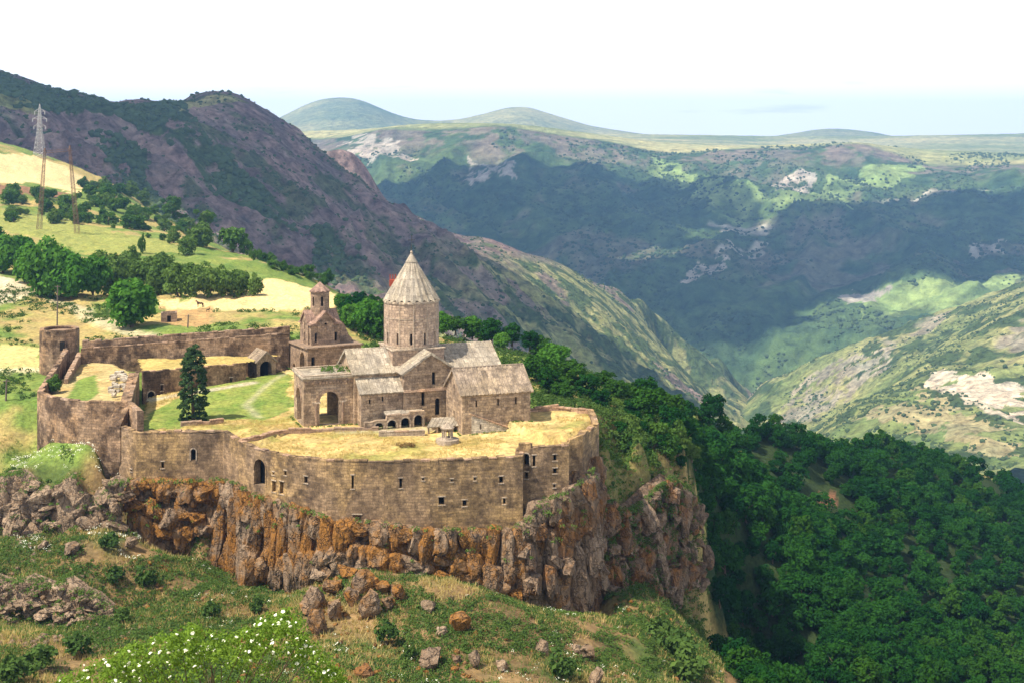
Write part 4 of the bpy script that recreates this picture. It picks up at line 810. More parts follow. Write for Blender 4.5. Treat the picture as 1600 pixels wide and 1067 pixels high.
# side chamber with lean-to roof
su0, su1, sv = -9.9, tu0 - .01, 7.5
panel('chamber_wall', ch, S_CHURCH, CF.p(su0, sv, 0), CF.u, [(0, 0), (su1 - su0, 0), (su1 - su0, 5.3), (0, 5.3)], [rect(1.3, 3.6, .28, .7), rect(3.3, 3.9, .28, .7)], .7)
for s, z in ((1.3, 3.6), (3.3, 3.9)): backing('window', ch, CF.p(su0, sv, 0), CF.u, s, z, .28, .7, .4)
panel('chamber_wall', ch, S_CHURCH, CF.p(su0 - .003, 5.01, 0), CF.v, [(0, 0), (sv - 5.02, 0), (sv - 5.02, 5.3), (0, 7.0)], [rect(1.2, 1.6, .3, 1.4)], .7); backing('window', ch, CF.p(su0, 5.01, 0), CF.v, 1.2, 1.6, .3, 1.4, .4)
slab('chamber_roof', ch, S_ROOF, [CF.p(su0 - .35, sv + .4, 5.25), CF.p(su1, sv + .4, 5.25), CF.p(su1, 5.02, 7.15), CF.p(su0 - .35, 5.02, 7.15)], 0.25, 12, 0.045)
# west porch with open arches and flat slab roof
po = empty('west_porch', CF.p(-14.2, 0), 'flat-roofed open porch with tall arches at the left end of the church', 'porch')
pu0, pu1, pv0, pv1, ph_ = -18.0, -10.42, -3.6, 4.4, 7.3; Lf = pu1 - pu0; Ll = pv1 - pv0
box_walls(CF, po, S_CHURCH, pu0, pu1, pv0, pv1, 0, ph_, front=[arch(3.9, .3, 3.0, 5.0, 12)], left=[arch(Ll / 2 - .6, .3, 3.6, 5.2, 12)], back=[arch(3.9, .3, 3.0, 5.0, 12)], thick=.9, faces='flb')
ring('arch_surround', po, S_BELL, CF.p(pu0, pv1, 0), CF.u, 3.9, .3, 3.0, 5.0, .5, .14, 14, False); ring('arch_surround', po, S_BELL, CF.p(pu0, pv0 + .904, 0), CF.v, Ll / 2 - .6, .3, 3.6, 5.2, .5, .14, 14, False)
for s in (1.9, 5.95):
    hexa('impost', [CF.p(pu0 + s - .65, pv1 + .16, 3.6), CF.p(pu0 + s + .65, pv1 + .16, 3.6), CF.p(pu0 + s + .65, pv1 + .004, 3.6), CF.p(pu0 + s - .65, pv1 + .004, 3.6), CF.p(pu0 + s - .65, pv1 + .16, 3.85), CF.p(pu0 + s + .65, pv1 + .16, 3.85), CF.p(pu0 + s + .65, pv1 + .004, 3.85), CF.p(pu0 + s - .65, pv1 + .004, 3.85)], S_TRIM, po)
    bm = bmesh.new(); frustum(bm, CF.p(pu0 + s, pv1 + .05, 0), .22, .18, 3.6, 8); link('half_column', bmdone('half_column', bm), S_BELL, po)
hexa('roof_slab', [CF.p(pu0 - .3, pv1 + .3, ph_ + .004), CF.p(pu1, pv1 + .3, ph_ + .004), CF.p(pu1, pv0 - .3, ph_ + .004), CF.p(pu0 - .3, pv0 - .3, ph_ + .004), CF.p(pu0 - .3, pv1 + .3, ph_ + .38), CF.p(pu1, pv1 + .3, ph_ + .38), CF.p(pu1, pv0 - .3, ph_ + .38), CF.p(pu0 - .3, pv0 - .3, ph_ + .38)], S_ROOF, po, .05)
for a, b in (((pu0 - .2, pv1 + .2), (pu1, pv1 - .25)), ((pu0 - .2, pv1 - .26), (pu0 + .25, pv0 - .2)), ((pu0 + .26, pv0 + .25), (pu1, pv0 - .2))):
    hexa('parapet', [CF.p(a[0], a[1], ph_ + .385), CF.p(b[0], a[1], ph_ + .385), CF.p(b[0], b[1], ph_ + .385), CF.p(a[0], b[1], ph_ + .385), CF.p(a[0], a[1], ph_ + .62), CF.p(b[0], a[1], ph_ + .62), CF.p(b[0], b[1], ph_ + .62), CF.p(a[0], b[1], ph_ + .62)], S_TRIM, po, .03)
for i in range(14):
    s0 = pu0 + .1 + i * .54; hexa('frieze_block', [CF.p(s0, pv1 + .10, 6.45), CF.p(s0 + .38, pv1 + .10, 6.45), CF.p(s0 + .38, pv1 + .003, 6.45), CF.p(s0, pv1 + .003, 6.45), CF.p(s0, pv1 + .18, 7.0), CF.p(s0 + .38, pv1 + .18, 7.0), CF.p(s0 + .38, pv1 + .003, 7.0), CF.p(s0, pv1 + .003, 7.0)], S_BELL, po)
# chapel on the right
cp = empty('side_chapel', CF.p(8.3, 13), 'gabled side chapel with a dark ribbed stone roof at the right of the church', 'chapel')
ku0, ku1, kv0, kv1, kh, kr = 3.0, 13.7, 9.0, 17.0, 6.0, 9.2
wins = [rect(2.2, 4.0, .28, 1.0), rect(5.6, 4.0, .28, 1.0), rect(8.4, 4.0, .28, 1.1)]
box_walls(CF, cp, S_CHURCH, ku0, ku1, kv0, kv1, 0, kh, gable=('u', kr - .25), front=wins, left=[rect(4.0, 5.2, .4, 1.7), rect(4.0, 2.0, .35, .9)], thick=.8)
for w in ((2.2, 4.0, .28, 1.0), (5.6, 4.0, .28, 1.0), (8.4, 4.0, .28, 1.1)): backing('window', cp, CF.p(ku0, kv1, 0), CF.u, *w, .5)
backing('window', cp, CF.p(ku0 - .003, kv0 + .003, 0), CF.v, 4.0, 5.2, .4, 1.7, .5); backing('window', cp, CF.p(ku0 - .003, kv0 + .003, 0), CF.v, 4.0, 2.0, .35, .9, .5)
for s in (-1, 1): slab('roof', cp, S_ROOFD, [CF.p(ku0 - .35, 13 + s * 4.45, kh - .12), CF.p(ku1 + .35, 13 + s * 4.45, kh - .12), CF.p(ku1 + .35, 13 + s * .01, kr), CF.p(ku0 - .35, 13 + s * .01, kr)], 0.26, 19, 0.11, 0.06)
bm = bmesh.new(); bar(bm, CF.p(ku0 - .3, 13, kr + .04), CF.p(ku1 + .3, 13, kr + .04), .13, 8); link('ridge_cap', bmdone('ridge_cap', bm), S_ROOFD, cp)
# small roofs and works in front of the church
ar = empty('arcade', at(620, 672, 191), 'low ruined arcade with four dark arches in front of the church', 'arcade')
A0 = Vector(((570 - 800) * 190.5 / F, 190.5, ZT)); A1 = Vector(((664 - 800) * 193.2 / F, 193.2, ZT)); dA = A1 - A0; LA = dA.length
xs = [LA * (p - 570) / 94 for p in (592, 612, 633, 653.5)]; poly = [(0, 0), (LA, 0), (LA, 2.55), (LA * .76, 2.6), (LA * .74, 2.2), (LA * .62, 2.15), (LA * .6, 2.3), (LA * .37, 2.2), (LA * .355, 1.5), (LA * .2, 1.55), (LA * .1, 1.3), (0, 1.35)]
hs = [arch(x, 0.1, 1.32, h) for x, h in zip(xs, (1.1, 1.4, 1.6, 1.9))]; panel('arcade_wall', ar, S_CHURCH, A0, dA, poly, hs, .8)
for x, h in zip(xs, (1.1, 1.4, 1.6, 1.9)): backing('arched_opening', ar, A0, dA, x, 0.1, 1.32, h, 1.5); ring('arch_surround', ar, S_TRIM, A0, dA, x, 0.1, 1.32, h, .2, .08, 8)
nA = Vector((-dA.y, dA.x, 0)).normalized(); hexa('roof_slab', [A0 + dA * .36 + UP * 2.0 + nA * .81, A1 + UP * 2.0 + nA * .81, A1 + UP * 2.2 + nA * 2.6, A0 + dA * .36 + UP * 2.2 + nA * 2.6, A0 + dA * .36 + UP * 2.2 + nA * .81, A1 + UP * 2.25 + nA * .81, A1 + UP * 2.5 + nA * 2.6, A0 + dA * .36 + UP * 2.5 + nA * 2.6], S_ROOF, ar)
sh = empty('lean_to_shelter', at(686, 676, 188.5), 'low shelter with a sloping stone slab roof behind the small pavilion', 'shelter')
S0 = at(667, 679, 188.5); S0.z = ZT; S1 = at(716, 676, 189.8); S1.z = ZT; slab('roof', sh, S_ROOF, [S0 + UP * 1.1, S1 + UP * 1.1, S1 + UP * 1.95 + Vector((0.6, 2.6, 0)), S0 + UP * 1.95 + Vector((.6, 2.6, 0))], .14, 8, .05)
for t in (0.03, .3, .55, .8, .97):
    bm = bmesh.new(); q = S0.lerp(S1, t) + Vector((.1, .25, 0)); frustum(bm, q, .14, .12, 1.0, 8); link('post', bmdone('post', bm), S_CHURCH, sh)
panel('back_wall', sh, S_CHURCH, S0 + Vector((.6, 2.3, 0)), S1 - S0, [(0, 0), ((S1 - S0).length, 0), ((S1 - S0).length, 1.7), (0, 1.7)], (), .4)
pa = at(699, 694, 183.5); pa.z = ZT; pv = empty('tomb_pavilion', pa, 'tiny columned pavilion with pyramid roof on a round stone base', 'pavilion')
bm = bmesh.new(); frustum(bm, pa - UP * .3, 1.72, 1.66, .85, 28); link('round_base', bmdone('round_base', bm), S_TRIM, pv)
bm = bmesh.new(); frustum(bm, pa + UP * .553, 1.0, .95, .2, 20); link('step', bmdone('step', bm), S_TRIM, pv)
for i in range(6):
    t = RAD(60 * i + 15); bm = bmesh.new(); q = pa + Vector((math.cos(t), math.sin(t), 0)) * .72 + UP * .755; frustum(bm, q, .12, .10, 1.25, 8); link('column', bmdone('column', bm), S_TRIM, pv)
bm = bmesh.new(); frustum(bm, pa + UP * 2.01, 1.0, 1.02, .16, 6, .2); frustum(bm, pa + UP * 2.17, 1.05, .06, .72, 6, .2); link('pyramid_roof', bmdone('pyramid_roof', bm), S_TRIM, pv)
# retaining walls of the forecourt
def lowwall(name, label, pts, h, th, mat, rag=.08):
    e_ = empty(name, pts[0], label, 'wall')
    for a, b in zip(pts[:-1], pts[1:]):
        a2, b2 = Vector(a), Vector(b); za, zb = a2.z, b2.z; a2.z += h; b2.z += h; fort_run(e_, mat, a2, b2, za - .8, zb - .8, (), th, rag)
lowwall('forecourt_wall', 'low stone kerb wall running from the curved wall to the church porch', [onz(378,694,-42.2), onz(450,677,-42.2), onz(592,674,-42.3)], .5, .6, S_COPE)
lowwall('terrace_wall', 'low pale stone wall in front of the ruined arcade', [onz(592,684,-42.35), onz(664,681,-42.35)], .75, .5, S_TRIM, .05)
lowwall('lawn_edge_wall', 'short low wall between the lawn and the yellow grass terrace', [onz(283,668,-42.2), onz(350,662,-42.2)], .6, .6, S_COPE)
lw = empty('pale_annex', at(745, 680, 188), 'pale whitewashed wall with sloping top beside the side chapel', 'annex')
a = onz(737,679,ZT); b = onz(793,676,ZT); Lw = (b - a).length; panel('front_wall', lw, S_WHITE, a, b - a, [(0, -.5), (Lw, -.5), (Lw, .75), (Lw * .72, 1.35), (0, 2.95)], [rect(Lw * .25, .7, .2, .8)], .5)
backing('window', lw, a, b - a, Lw * .25, .7, .2, .8, .35); ud = (b - a).normalized(); nb = Vector((-ud.y, ud.x, 0))
for (s0, z0, s1, z1) in ((-.1, 2.955, Lw * .72, 1.36), (Lw * .72 + .01, 1.36, Lw + .1, .76)):
    p0, p1 = a + ud * s0 + UP * z0, a + ud * s1 + UP * z1; f_ = -nb * .12; g_ = nb * .65; hexa('coping', [p0 + f_, p1 + f_, p1 + g_, p0 + g_, p0 + f_ + UP * .16, p1 + f_ + UP * .16, p1 + g_ + UP * .16, p0 + g_ + UP * .16], S_COPE, lw, .02)
hexa('side_wall', [a + nb * .505 + UP * -.5, a + nb * .505 + ud * .5 + UP * -.5, a + nb * 4.5 + ud * .5 + UP * -.5, a + nb * 4.5 + UP * -.5, a + nb * .505 + UP * 2.9, a + nb * .505 + ud * .5 + UP * 2.9, a + nb * 4.5 + ud * .5 + UP * 2.9, a + nb * 4.5 + UP * 2.9], S_CHURCH, lw)
# rust-red mast showing behind the cone
ms = empty('rusty_mast', CF.p(-1.0, -9.5), 'rust-red metal mast showing at the left edge of the conical roof', 'mast')
mb = CF.p(-1.1, -9.6); mtop = at(611.5, 448, mb.y); mb.x = mtop.x; bm = bmesh.new(); bar(bm, mb, mtop, .14, 8); link('pole', bmdone('pole', bm), STEEL_R, ms)
hexa('basket', [mtop + Vector(v) for v in ((-.3, -.5, 0), (.9, -.5, 0), (.9, .5, 0), (-.3, .5, 0), (-.3, -.5, 1.2), (.9, -.5, 1.2), (.9, .5, 1.2), (-.3, .5, 1.2))], RUST, ms, .08)
for dx in (-.2, .25, .7): hexa('prong', [mtop + Vector(v) for v in ((dx - .1, -.1, 1.25), (dx + .1, -.1, 1.25), (dx + .1, .1, 1.25), (dx - .1, .1, 1.25), (dx - .08, -.1, 2.0), (dx + .08, -.1, 2.0), (dx + .08, .1, 2.0), (dx - .08, .1, 2.0))], RUST, ms)

# ================================================================== ground inside the walls
def inside_ground(name, poly, zf, colf, step=0.5, label=None):
    xs = [p[0] for p in poly]; ys = [p[1] for p in poly]
    gx, gy = np.meshgrid(np.arange(min(xs) - step, max(xs) + step, step), np.arange(min(ys) - step, max(ys) + step, step))
    ok = inpoly(gx, gy, poly); gz = zf(gx, gy); cells = ok[:-1, :-1] & ok[1:, :-1] & ok[:-1, 1:] & ok[1:, 1:]
    idx = np.arange(gx.size).reshape(gx.shape); Fc = np.stack([idx[:-1, :-1], idx[:-1, 1:], idx[1:, 1:], idx[1:, :-1]], -1)[cells]
    used = np.unique(Fc); rm = np.full(gx.size, -1); rm[used] = np.arange(len(used)); V = np.stack([gx, gy, gz], -1).reshape(-1, 3)[used]
    return tag(link(name, npmesh(name, V, rm[Fc], True, colf(V[:, 0], V[:, 1])), G_COURT), kind='structure')
P_COURT = [(W[k].x, W[k].y) for k in ('C1', 'C2', 'C3', 'C4', 'C5', 'C6', 'C7', 'C8', 'C9', 'C10', 'C11', 'C12', 'C14', 'C15', 'C16', 'C17', 'C18', 'C19', 'C20', 'C21')]
def _shrink(poly, d):
    n = len(poly); r = []
    for i in range(n):
        p, a, b = Vector(poly[i]), Vector(poly[i - 1]), Vector(poly[(i + 1) % n]); t = (b - a).normalized(); nn = Vector((-t.y, t.x)); r.append(tuple(p + nn * d))
    return r
P_COURT = _shrink(P_COURT, 0.45) + [(0, 212), (-10, 228), (-38, 236), (-46, 224), (E1.x + .5, E1.y), (D2.x + 1, D2.y)]
P_LAWN = [tuple(onz(*q, -42)[:2]) for q in ((215, 660), (240, 640), (330, 607), (450, 590), (455, 640), (420, 655), (330, 655), (285, 672), (215, 676))]
P_MOUND = [tuple(onz(*q, -41.8)[:2]) for q in ((745, 650), (820, 645), (925, 642), (932, 660), (905, 682), (860, 690), (800, 672))]
def court_z(x, y):
    z = ZT + 0.15 + np.clip((y - 208) / 14, 0, 1) * 1.8 * (x < -28) + (fbm(x / 6, y / 6, 4, 77) - .5) * .5
    front = sstep(-y, -190, -184); z = z - front * .25 + np.clip((fbm(x / 9, y / 5, 3, 78) - .5), -.2, 1) * 1.1 * front
    d = np.where(inpoly(x, y, P_MOUND), 1.0, 0.0); z = z + d * (1.15 + (fbm(x / 5, y / 5, 3, 79) - .5) * .8)
    left = inpoly(x, y, [(W['C1'].x, W['C1'].y), (W['C4'].x, W['C4'].y), (-40, 176), tuple(onz(450, 674, -42)[:2]), (-40, 193), (-58, 190)]); return z + left * .55
def court_col(x, y):
    n1 = fbm(x / 7, y / 7, 4, 88); n2 = fbm(x / 1.8, y / 1.8, 4, 89)
    dry = lerp((0.57, 0.425, 0.20), (0.38, 0.26, 0.095), n1 * 1.9 - .5); dry = dry * (.6 + .8 * n2)[:, None]
    grn = lerp((0.13, 0.20, 0.04), (0.24, 0.26, 0.07), n2 * 1.5 - .2); path = np.asarray((.46, .40, .29))
    c = dry + (grn - dry) * (sstep(n1, .60, .70) * .5)[:, None]
    m = inpoly(x + (n1 - .5) * 5, y + (n2 - .5) * 5, P_LAWN)[:, None]; c = np.where(m, grn, c)
    k = sstep(segdist(x, y, [tuple(onz(*q, -42)[:2]) for q in ((455, 592), (420, 612), (385, 632), (405, 650))]) + n2, 1.6, .4)[:, None] * .55; c = c * (1 - k) + path * k
    k = sstep(segdist(x, y, [(E1.x + 1.5, E1.y - 1.5), (E2.x + 1.5, E2.y - 1.5)]) + n2, 1.8, .9)[:, None]; c = c * (1 - k) + path * .9 * k
    near = sstep(segdist(x, y, [tuple(CF.p(-12, 9)[:2]), tuple(CF.p(2, 12)[:2])]) + n2 * 2, 4, 2)[:, None]; return c * (1 - near * .6) + path * .8 * near * .6
inside_ground('courtyard', P_COURT, court_z, court_col)
P_BAST = [(W['B1'].x + 1.0, W['B1'].y + .5)] + [(p.x, p.y + .6) for p in bp[1:-1]] + [(W['B4'].x, W['B4'].y + .5), (D2.x - .3, D2.y + 1), (D1.x, D1.y + 2), (T1.x + 6, T1.y), (T1.x + 1, T1.y - .3), (W['L1'].x + 1.6, W['L1'].y - 1)]
inside_ground('bastion_yard', P_BAST, lambda x, y: -39.3 + (fbm(x / 5, y / 5, 3, 5) - .5) * .8 + np.clip((x + 62) / 8, 0, 1) * .7 + sstep(y, 205, 220) * .6,
  lambda x, y: np.where((inpoly(x, y, [tuple(onz(*q, -39.3)[:2]) for q in ((105, 622), (120, 596), (150, 590), (155, 615), (135, 628))]))[:, None], np.asarray((.16, .22, .05)), lerp((.38, .26, .11), (.46, .37, .19), fbm(x / 4, y / 4, 3, 6) * 1.6 - .3)))
inside_ground('cell_roof', gr_poly, lambda x, y: -37.75 + (fbm(x / 4, y / 4, 3, 15) - .5) * .6, lambda x, y: lerp((.38, .28, .10), (.50, .38, .15), fbm(x / 3, y / 3, 3, 16) * 1.6 - .3))
# scattered paving rubble in the left bastion yard
for i in range(26):
    q = onz(185 + random.uniform(-16, 16), random.uniform(580, 622), -38.3); s = random.uniform(.25, .6)
    o = hexa('rubble_block', [q + Vector((random.uniform(.8, 1.2) * a * s, random.uniform(.8, 1.2) * b * s, z)) for z in (-.3, s * .45) for a, b in ((-1, -1), (1, -1), (1, 1), (-1, 1))], S_WHITE, fb, .05)

ORDN = 'first second third fourth fifth sixth seventh eighth ninth tenth eleventh twelfth thirteenth fourteenth fifteenth sixteenth seventeenth'.split()
def ranked(lst, fmt): return [(t, fmt.format(ORDN[sorted(lst, key=lambda q: (q[0], q[1])).index(t)])) for t in lst]

# ================================================================== cliffs and rocks
def rock_mesh(name, seed, kind):
    r = random.Random(seed); bm = bmesh.new(); pts = []
    if kind == 'col':      # upright fractured column, about 1 x 1 x 1 scaled later, origin at its top
        n = r.choice((5, 6, 7, 8))
        for z in (0.0, -0.12, -0.55, -0.9, -1.0):
            k = {0.0: .55, -0.12: .92, -0.55: 1.06, -0.9: .95, -1.0: .7}[z]
            for i in range(n):
                t = 2 * math.pi * (i + r.uniform(-.38, .38)) / n; pts.append((math.cos(t) * .5 * k * r.uniform(.74, 1.16), math.sin(t) * .5 * k * r.uniform(.82, 1.12), z + r.uniform(-.07, .05)))
    else:                  # angular block, origin at its middle
        for i in range(20):
            d = Vector((r.gauss(0, 1), r.gauss(0, 1), r.gauss(0, 1))); m = max(abs(d.x), abs(d.y), abs(d.z)); d = d.normalized().lerp(d / m, .55) * .5 * r.uniform(.82, 1.05); pts.append(d)
    vs = [bm.verts.new(p) for p in pts]; res = bmesh.ops.convex_hull(bm, input=vs)
    bmesh.ops.delete(bm, geom=[v for v in bm.verts if not v.link_faces], context='VERTS')
    bmesh.ops.dissolve_limit(bm, angle_limit=RAD(9), verts=bm.verts[:], edges=bm.edges[:])
    bmesh.ops.triangulate(bm, faces=bm.faces[:])
    bmesh.ops.subdivide_edges(bm, edges=bm.edges[:], cuts=1, use_grid_fill=True)
    bmesh.ops.subdivide_edges(bm, edges=bm.edges[:], cuts=1, use_grid_fill=True)
    from mathutils import noise as mn
    for v in bm.verts: v.co += v.co * (mn.noise(v.co * 2.3 + Vector((seed, 0, 0))) * .10 + mn.cell(v.co * 4.2 + Vector((0, seed, 0))) * .10 + r.uniform(-.025, .025))
    bmesh.ops.recalc_face_normals(bm, faces=bm.faces[:]); me = bpy.data.meshes.new(name); bm.to_mesh(me); bm.free(); return me
ROCKS = {}
for nm, mt in (('cliff', R_CLIFF), ('grey', R_GREY), ('red', R_RED)):
    for kd in ('col', 'block'):
        L_ = []
        for i in range(9):
            m = rock_mesh('rock_' + kd, 100 * i + len(nm), kd); m.materials.append(mt); L_.append(m)
        ROCKS[nm, kd] = L_
def rock(name, parent, pool, loc, size, rot):
    o = bpy.data.objects.new(name, random.choice(ROCKS[pool])); COL.objects.link(o); o.location = Vector(loc) - (ORG[parent.name] if parent else Vector((0, 0, 0)))
    o.scale = size; o.rotation_euler = rot
    if parent: o.parent = parent
    return o
def lineat(tab, px):
    px = min(max(px, tab[0][0]), tab[-1][0])
    for a, b in zip(tab[:-1], tab[1:]):
        if a[0] <= px <= b[0]: t = (px - a[0]) / (b[0] - a[0]); return [x + (y - x) * t for x, y in zip(a, b)]
def cliff_back(name, tab, mat, seed, out=1.0):
    """solid rock face behind the loose columns: rough, leaning out towards its foot"""
    pts = []; px = tab[0][0]
    while px < tab[-1][0] - .01: pts.append(lineat(tab, px)); px += 5
    pts.append(list(tab[-1])); nv = 22; V = []; n = len(pts)
    P2 = [Vector(((p[0] - HX) * p[1] / F, p[1])) for p in pts]; s = 0.0
    for i, p in enumerate(pts):
        a, b = P2[max(0, i - 1)], P2[min(n - 1, i + 1)]; t = (b - a).normalized(); nd = Vector((t.y, -t.x)); s += (P2[i] - P2[i - 1]).length if i else 0
        zt, zb = -(p[2] - HY) * p[1] / F + .4, -(p[3] - HY) * (p[1] - 2.5) / F - 2.5
        for j in range(nv):
            q = j / (nv - 1); z = zt + (zb - zt) * q
            d = -0.9 + out * q + (float(ridged(s / 1.6, z / 4.5 + seed, 3, seed)) - .62) * 1.7 + (float(fbm(s / .7, z / .8, 3, seed + 3)) - .5) * .7
            if j == 0: d = -2.2
            V.append((P2[i].x + nd.x * d, P2[i].y + nd.y * d, z))
    idx = np.arange(n * nv).reshape(n, nv); Fc = np.stack([idx[:-1, :-1], idx[:-1, 1:], idx[1:, 1:], idx[1:, :-1]], -1).reshape(-1, 4)
    o = link(name, npmesh(name, V, Fc[:, ::-1], False), mat); return tag(o, kind='structure')
cliffs = {}
for nm, tab, mt, sd in (('cliff', T_MAIN, R_CLIFF, 3), ('cliff_spur', T_RIGHT, R_RED, 8), ('rock_outcrop', T_LEFT, R_GREY, 12), ('rock_ledge', T_LOW, R_GREY, 17)):
    cliffs[nm] = cliff_back(nm, tab, mt, sd, {'cliff': 1.2, 'cliff_spur': .8, 'rock_outcrop': 2.8, 'rock_ledge': 2.8}[nm])
def dress(nm, tab, pool, px0, px1, wr, tiers, colk=0.75, lean=6, outr=(.1, .9), slope=.9, skip=0.0, flat=1.0):
    """tiers: list of (from, to) down the face; each makes a row of separate rocks"""
    for (f0, f1) in tiers:
        px = px0 + random.uniform(0, 6)
        while px < px1:
            p = lineat(tab, px); a = lineat(tab, max(px - 4, tab[0][0])); b = lineat(tab, min(px + 4, tab[-1][0]))
            A = Vector(((a[0] - HX) * a[1] / F, a[1])); B = Vector(((b[0] - HX) * b[1] / F, b[1])); t = (B - A).normalized(); nd = Vector((t.y, -t.x))
            zt, zb = -(p[2] - HY) * p[1] / F + .25, -(p[3] - HY) * (p[1] - 2.5) / F; h = zt - zb; w = wr[0] + (wr[1] - wr[0]) * random.random() ** 1.7
            z1 = zt - h * max(0, f0 + random.uniform(-.10, .10)); z0 = min(z1 - .8, zt - h * (f1 + random.uniform(-.2, .1))); off = random.uniform(*outr) + slope * f0
            if random.random() < skip: px += w * F / p[1] * .8; continue
            c = Vector(((px - HX) * p[1] / F, p[1])) + nd * (off - w * .3)
            yaw = math.atan2(t.y, t.x)
            if random.random() < colk: rock('rock_column', cliffs[nm], (pool, 'col'), (c.x, c.y, z1), (w * 1.15, w * random.uniform(1.0, 1.5), z1 - z0), (RAD(random.gauss(0, lean)), RAD(random.gauss(0, lean)), yaw + random.uniform(-.5, .5)))
            else:
                hh = min(z1 - z0, w * 1.4) * random.uniform(.6 * flat, flat); rock('rock_block', cliffs[nm], (pool, 'block'), (c.x, c.y, z1 - hh * .5), (w * 1.25, w * 1.2, hh * 1.15), (RAD(random.gauss(0, 12)), RAD(random.gauss(0, 12)), yaw + random.uniform(-.6, .6)))
            px += w * random.uniform(.5, .85) * F / p[1] * abs(t.x) + 1
dress('cliff', T_MAIN, 'cliff', 184, 350, (2.0, 3.6), [(0, .36), (.3, .66), (.56, 1.0)], .35, 9)
dress('cliff', T_MAIN, 'cliff', 350, 505, (1.6, 3.0), [(0, .5), (.12, .9), (.6, 1.05)], .85, 5)
dress('cliff', T_MAIN, 'cliff', 505, 820, (1.9, 3.4), [(0, .66), (.5, .95), (.8, 1.1)], .8, 5)
dress('cliff', T_MAIN, 'red', 815, 942, (1.6, 3.4), [(0, .42), (.25, .75), (.6, 1.05)], .7, 6)
dress('cliff_spur', T_RIGHT, 'red', 930, 1096, (1.3, 3.3), [(0, .2), (.15, .42), (.36, .65), (.58, .85), (.78, 1.05)], .45, 12, (-.2, 1.0))
dress('rock_outcrop', T_LEFT, 'grey', -80, 192, (1.3, 3.6), [(.0, .3), (.2, .5), (.4, .75), (.65, 1.05)], .25, 22, (-1.0, .9), 3.4, .22, 1.0)
dress('rock_ledge', T_LOW, 'grey', -80, 172, (.5, 2.0), [(.0, .2), (.15, .35), (.3, .5), (.45, .65), (.6, .85), (.8, 1.1)], .05, 20, (-.9, .7), 3.6, .30, .8)
# loose boulders, each a thing of its own
def boulder(px, py, wpx, hpx, pool, label, group=None, lift=.42):
    q = NEAR.hit(px, py + hpx * .5, 100, 190); s = q.y / F
    o = rock('boulder', None, (pool, 'block'), q + UP * hpx * s * lift, (wpx * s * 1.12, wpx * s * random.uniform(.8, 1.1), hpx * s * 1.15), (random.uniform(-.25, .25), random.uniform(-.25, .25), random.uniform(0, 6)))
    return tag(o, label, 'boulder', group)
PILE = 'tumbled orange boulders below the wall'
for (px, py, w, h), lab in ranked(((524, 872, 38, 26), (560, 868, 42, 28), (510, 893, 34, 28), (545, 893, 30, 22), (520, 915, 28, 26), (490, 935, 40, 38), (525, 950, 26, 34), (600, 915, 26, 18), (622, 925, 26, 26), (606, 940, 24, 22), (495, 970, 34, 40), (548, 930, 24, 22)), '{} orange boulder from the left in the tumbled pile below the wall'):
    boulder(px, py, w, h, 'cliff', lab, PILE)
for px, py, w, h, pool, lab in (
    (570, 905, 40, 34, 'cliff', 'large squarish orange boulder topping the tumbled pile'), (579, 941, 32, 40, 'cliff', 'upright orange boulder at the right edge of the tumbled pile'),
    (720, 970, 32, 34, 'cliff', 'orange-brown boulder alone on the slope below the cliff'), (672, 1028, 38, 30, 'red', 'slanting reddish boulder near the bottom edge of the photo'),
    (671, 945, 22, 20, 'grey', 'pale grey boulder below the columns of the cliff'), (740, 1027, 18, 26, 'grey', 'small upright grey rock on the lower slope'),
    (786, 1037, 22, 16, 'grey', 'small brown rock at the bottom of the slope'), (900, 1012, 14, 14, 'grey', 'small white rock, left one of a pale pair'), (918, 1018, 22, 26, 'grey', 'larger white rock, right one of a pale pair'),
    (848, 1010, 22, 24, 'grey', 'grey rock half hidden in shrubs left of the pale pair'), (712, 1028, 16, 12, 'red', 'flat little reddish rock between two boulders'), (570, 1048, 30, 16, 'red', 'dark red rock beside the flowering bush'),
    (690, 985, 18, 12, 'grey', 'flat grey stone uphill of the slanting reddish boulder'), (930, 1056, 24, 26, 'grey', 'grey rock at the bottom edge right of the slope'), (113, 855, 26, 20, 'grey', 'split pale boulder below the left rock outcrop'), (68, 850, 18, 14, 'grey', 'small pale stone below the left rock outcrop'), (205, 846, 20, 18, 'grey', 'white stone under the dark hollow at the left of the cliff')):
    boulder(px, py, w, h, pool, lab)

# ================================================================== trees
def leaf_cloud(cent, rad, nleaf, leaf, r, flat=0.0, outward=.75):
    """leaf quads on the shells of many small clumps; cent (n,3), rad (n,)"""
    n = len(cent); d = r.normal(size=(n, nleaf, 3)); d /= np.linalg.norm(d, axis=2, keepdims=True)
    d[..., 2] = np.where(d[..., 2] < -.3, -d[..., 2], d[..., 2])
    p = cent[:, None] + d * (rad[:, None, None] * r.uniform(.65, 1.08, (n, nleaf, 1))) * np.array([1, 1, 1 - flat])
    nn = d * outward + r.normal(size=d.shape) * .45 + np.array([0, 0, .25]); nn /= np.linalg.norm(nn, axis=2, keepdims=True)
    a = np.cross(nn, r.normal(size=d.shape)); a /= np.linalg.norm(a, axis=2, keepdims=True); b = np.cross(nn, a)
    s = leaf * r.uniform(.6, 1.3, (n, nleaf, 1)); a = a * s; b = b * s * .62
    V = np.stack([p - a, p - b * .9, p + a, p + b * .9], 2).reshape(-1, 3); return V, np.arange(len(V)).reshape(-1, 4)
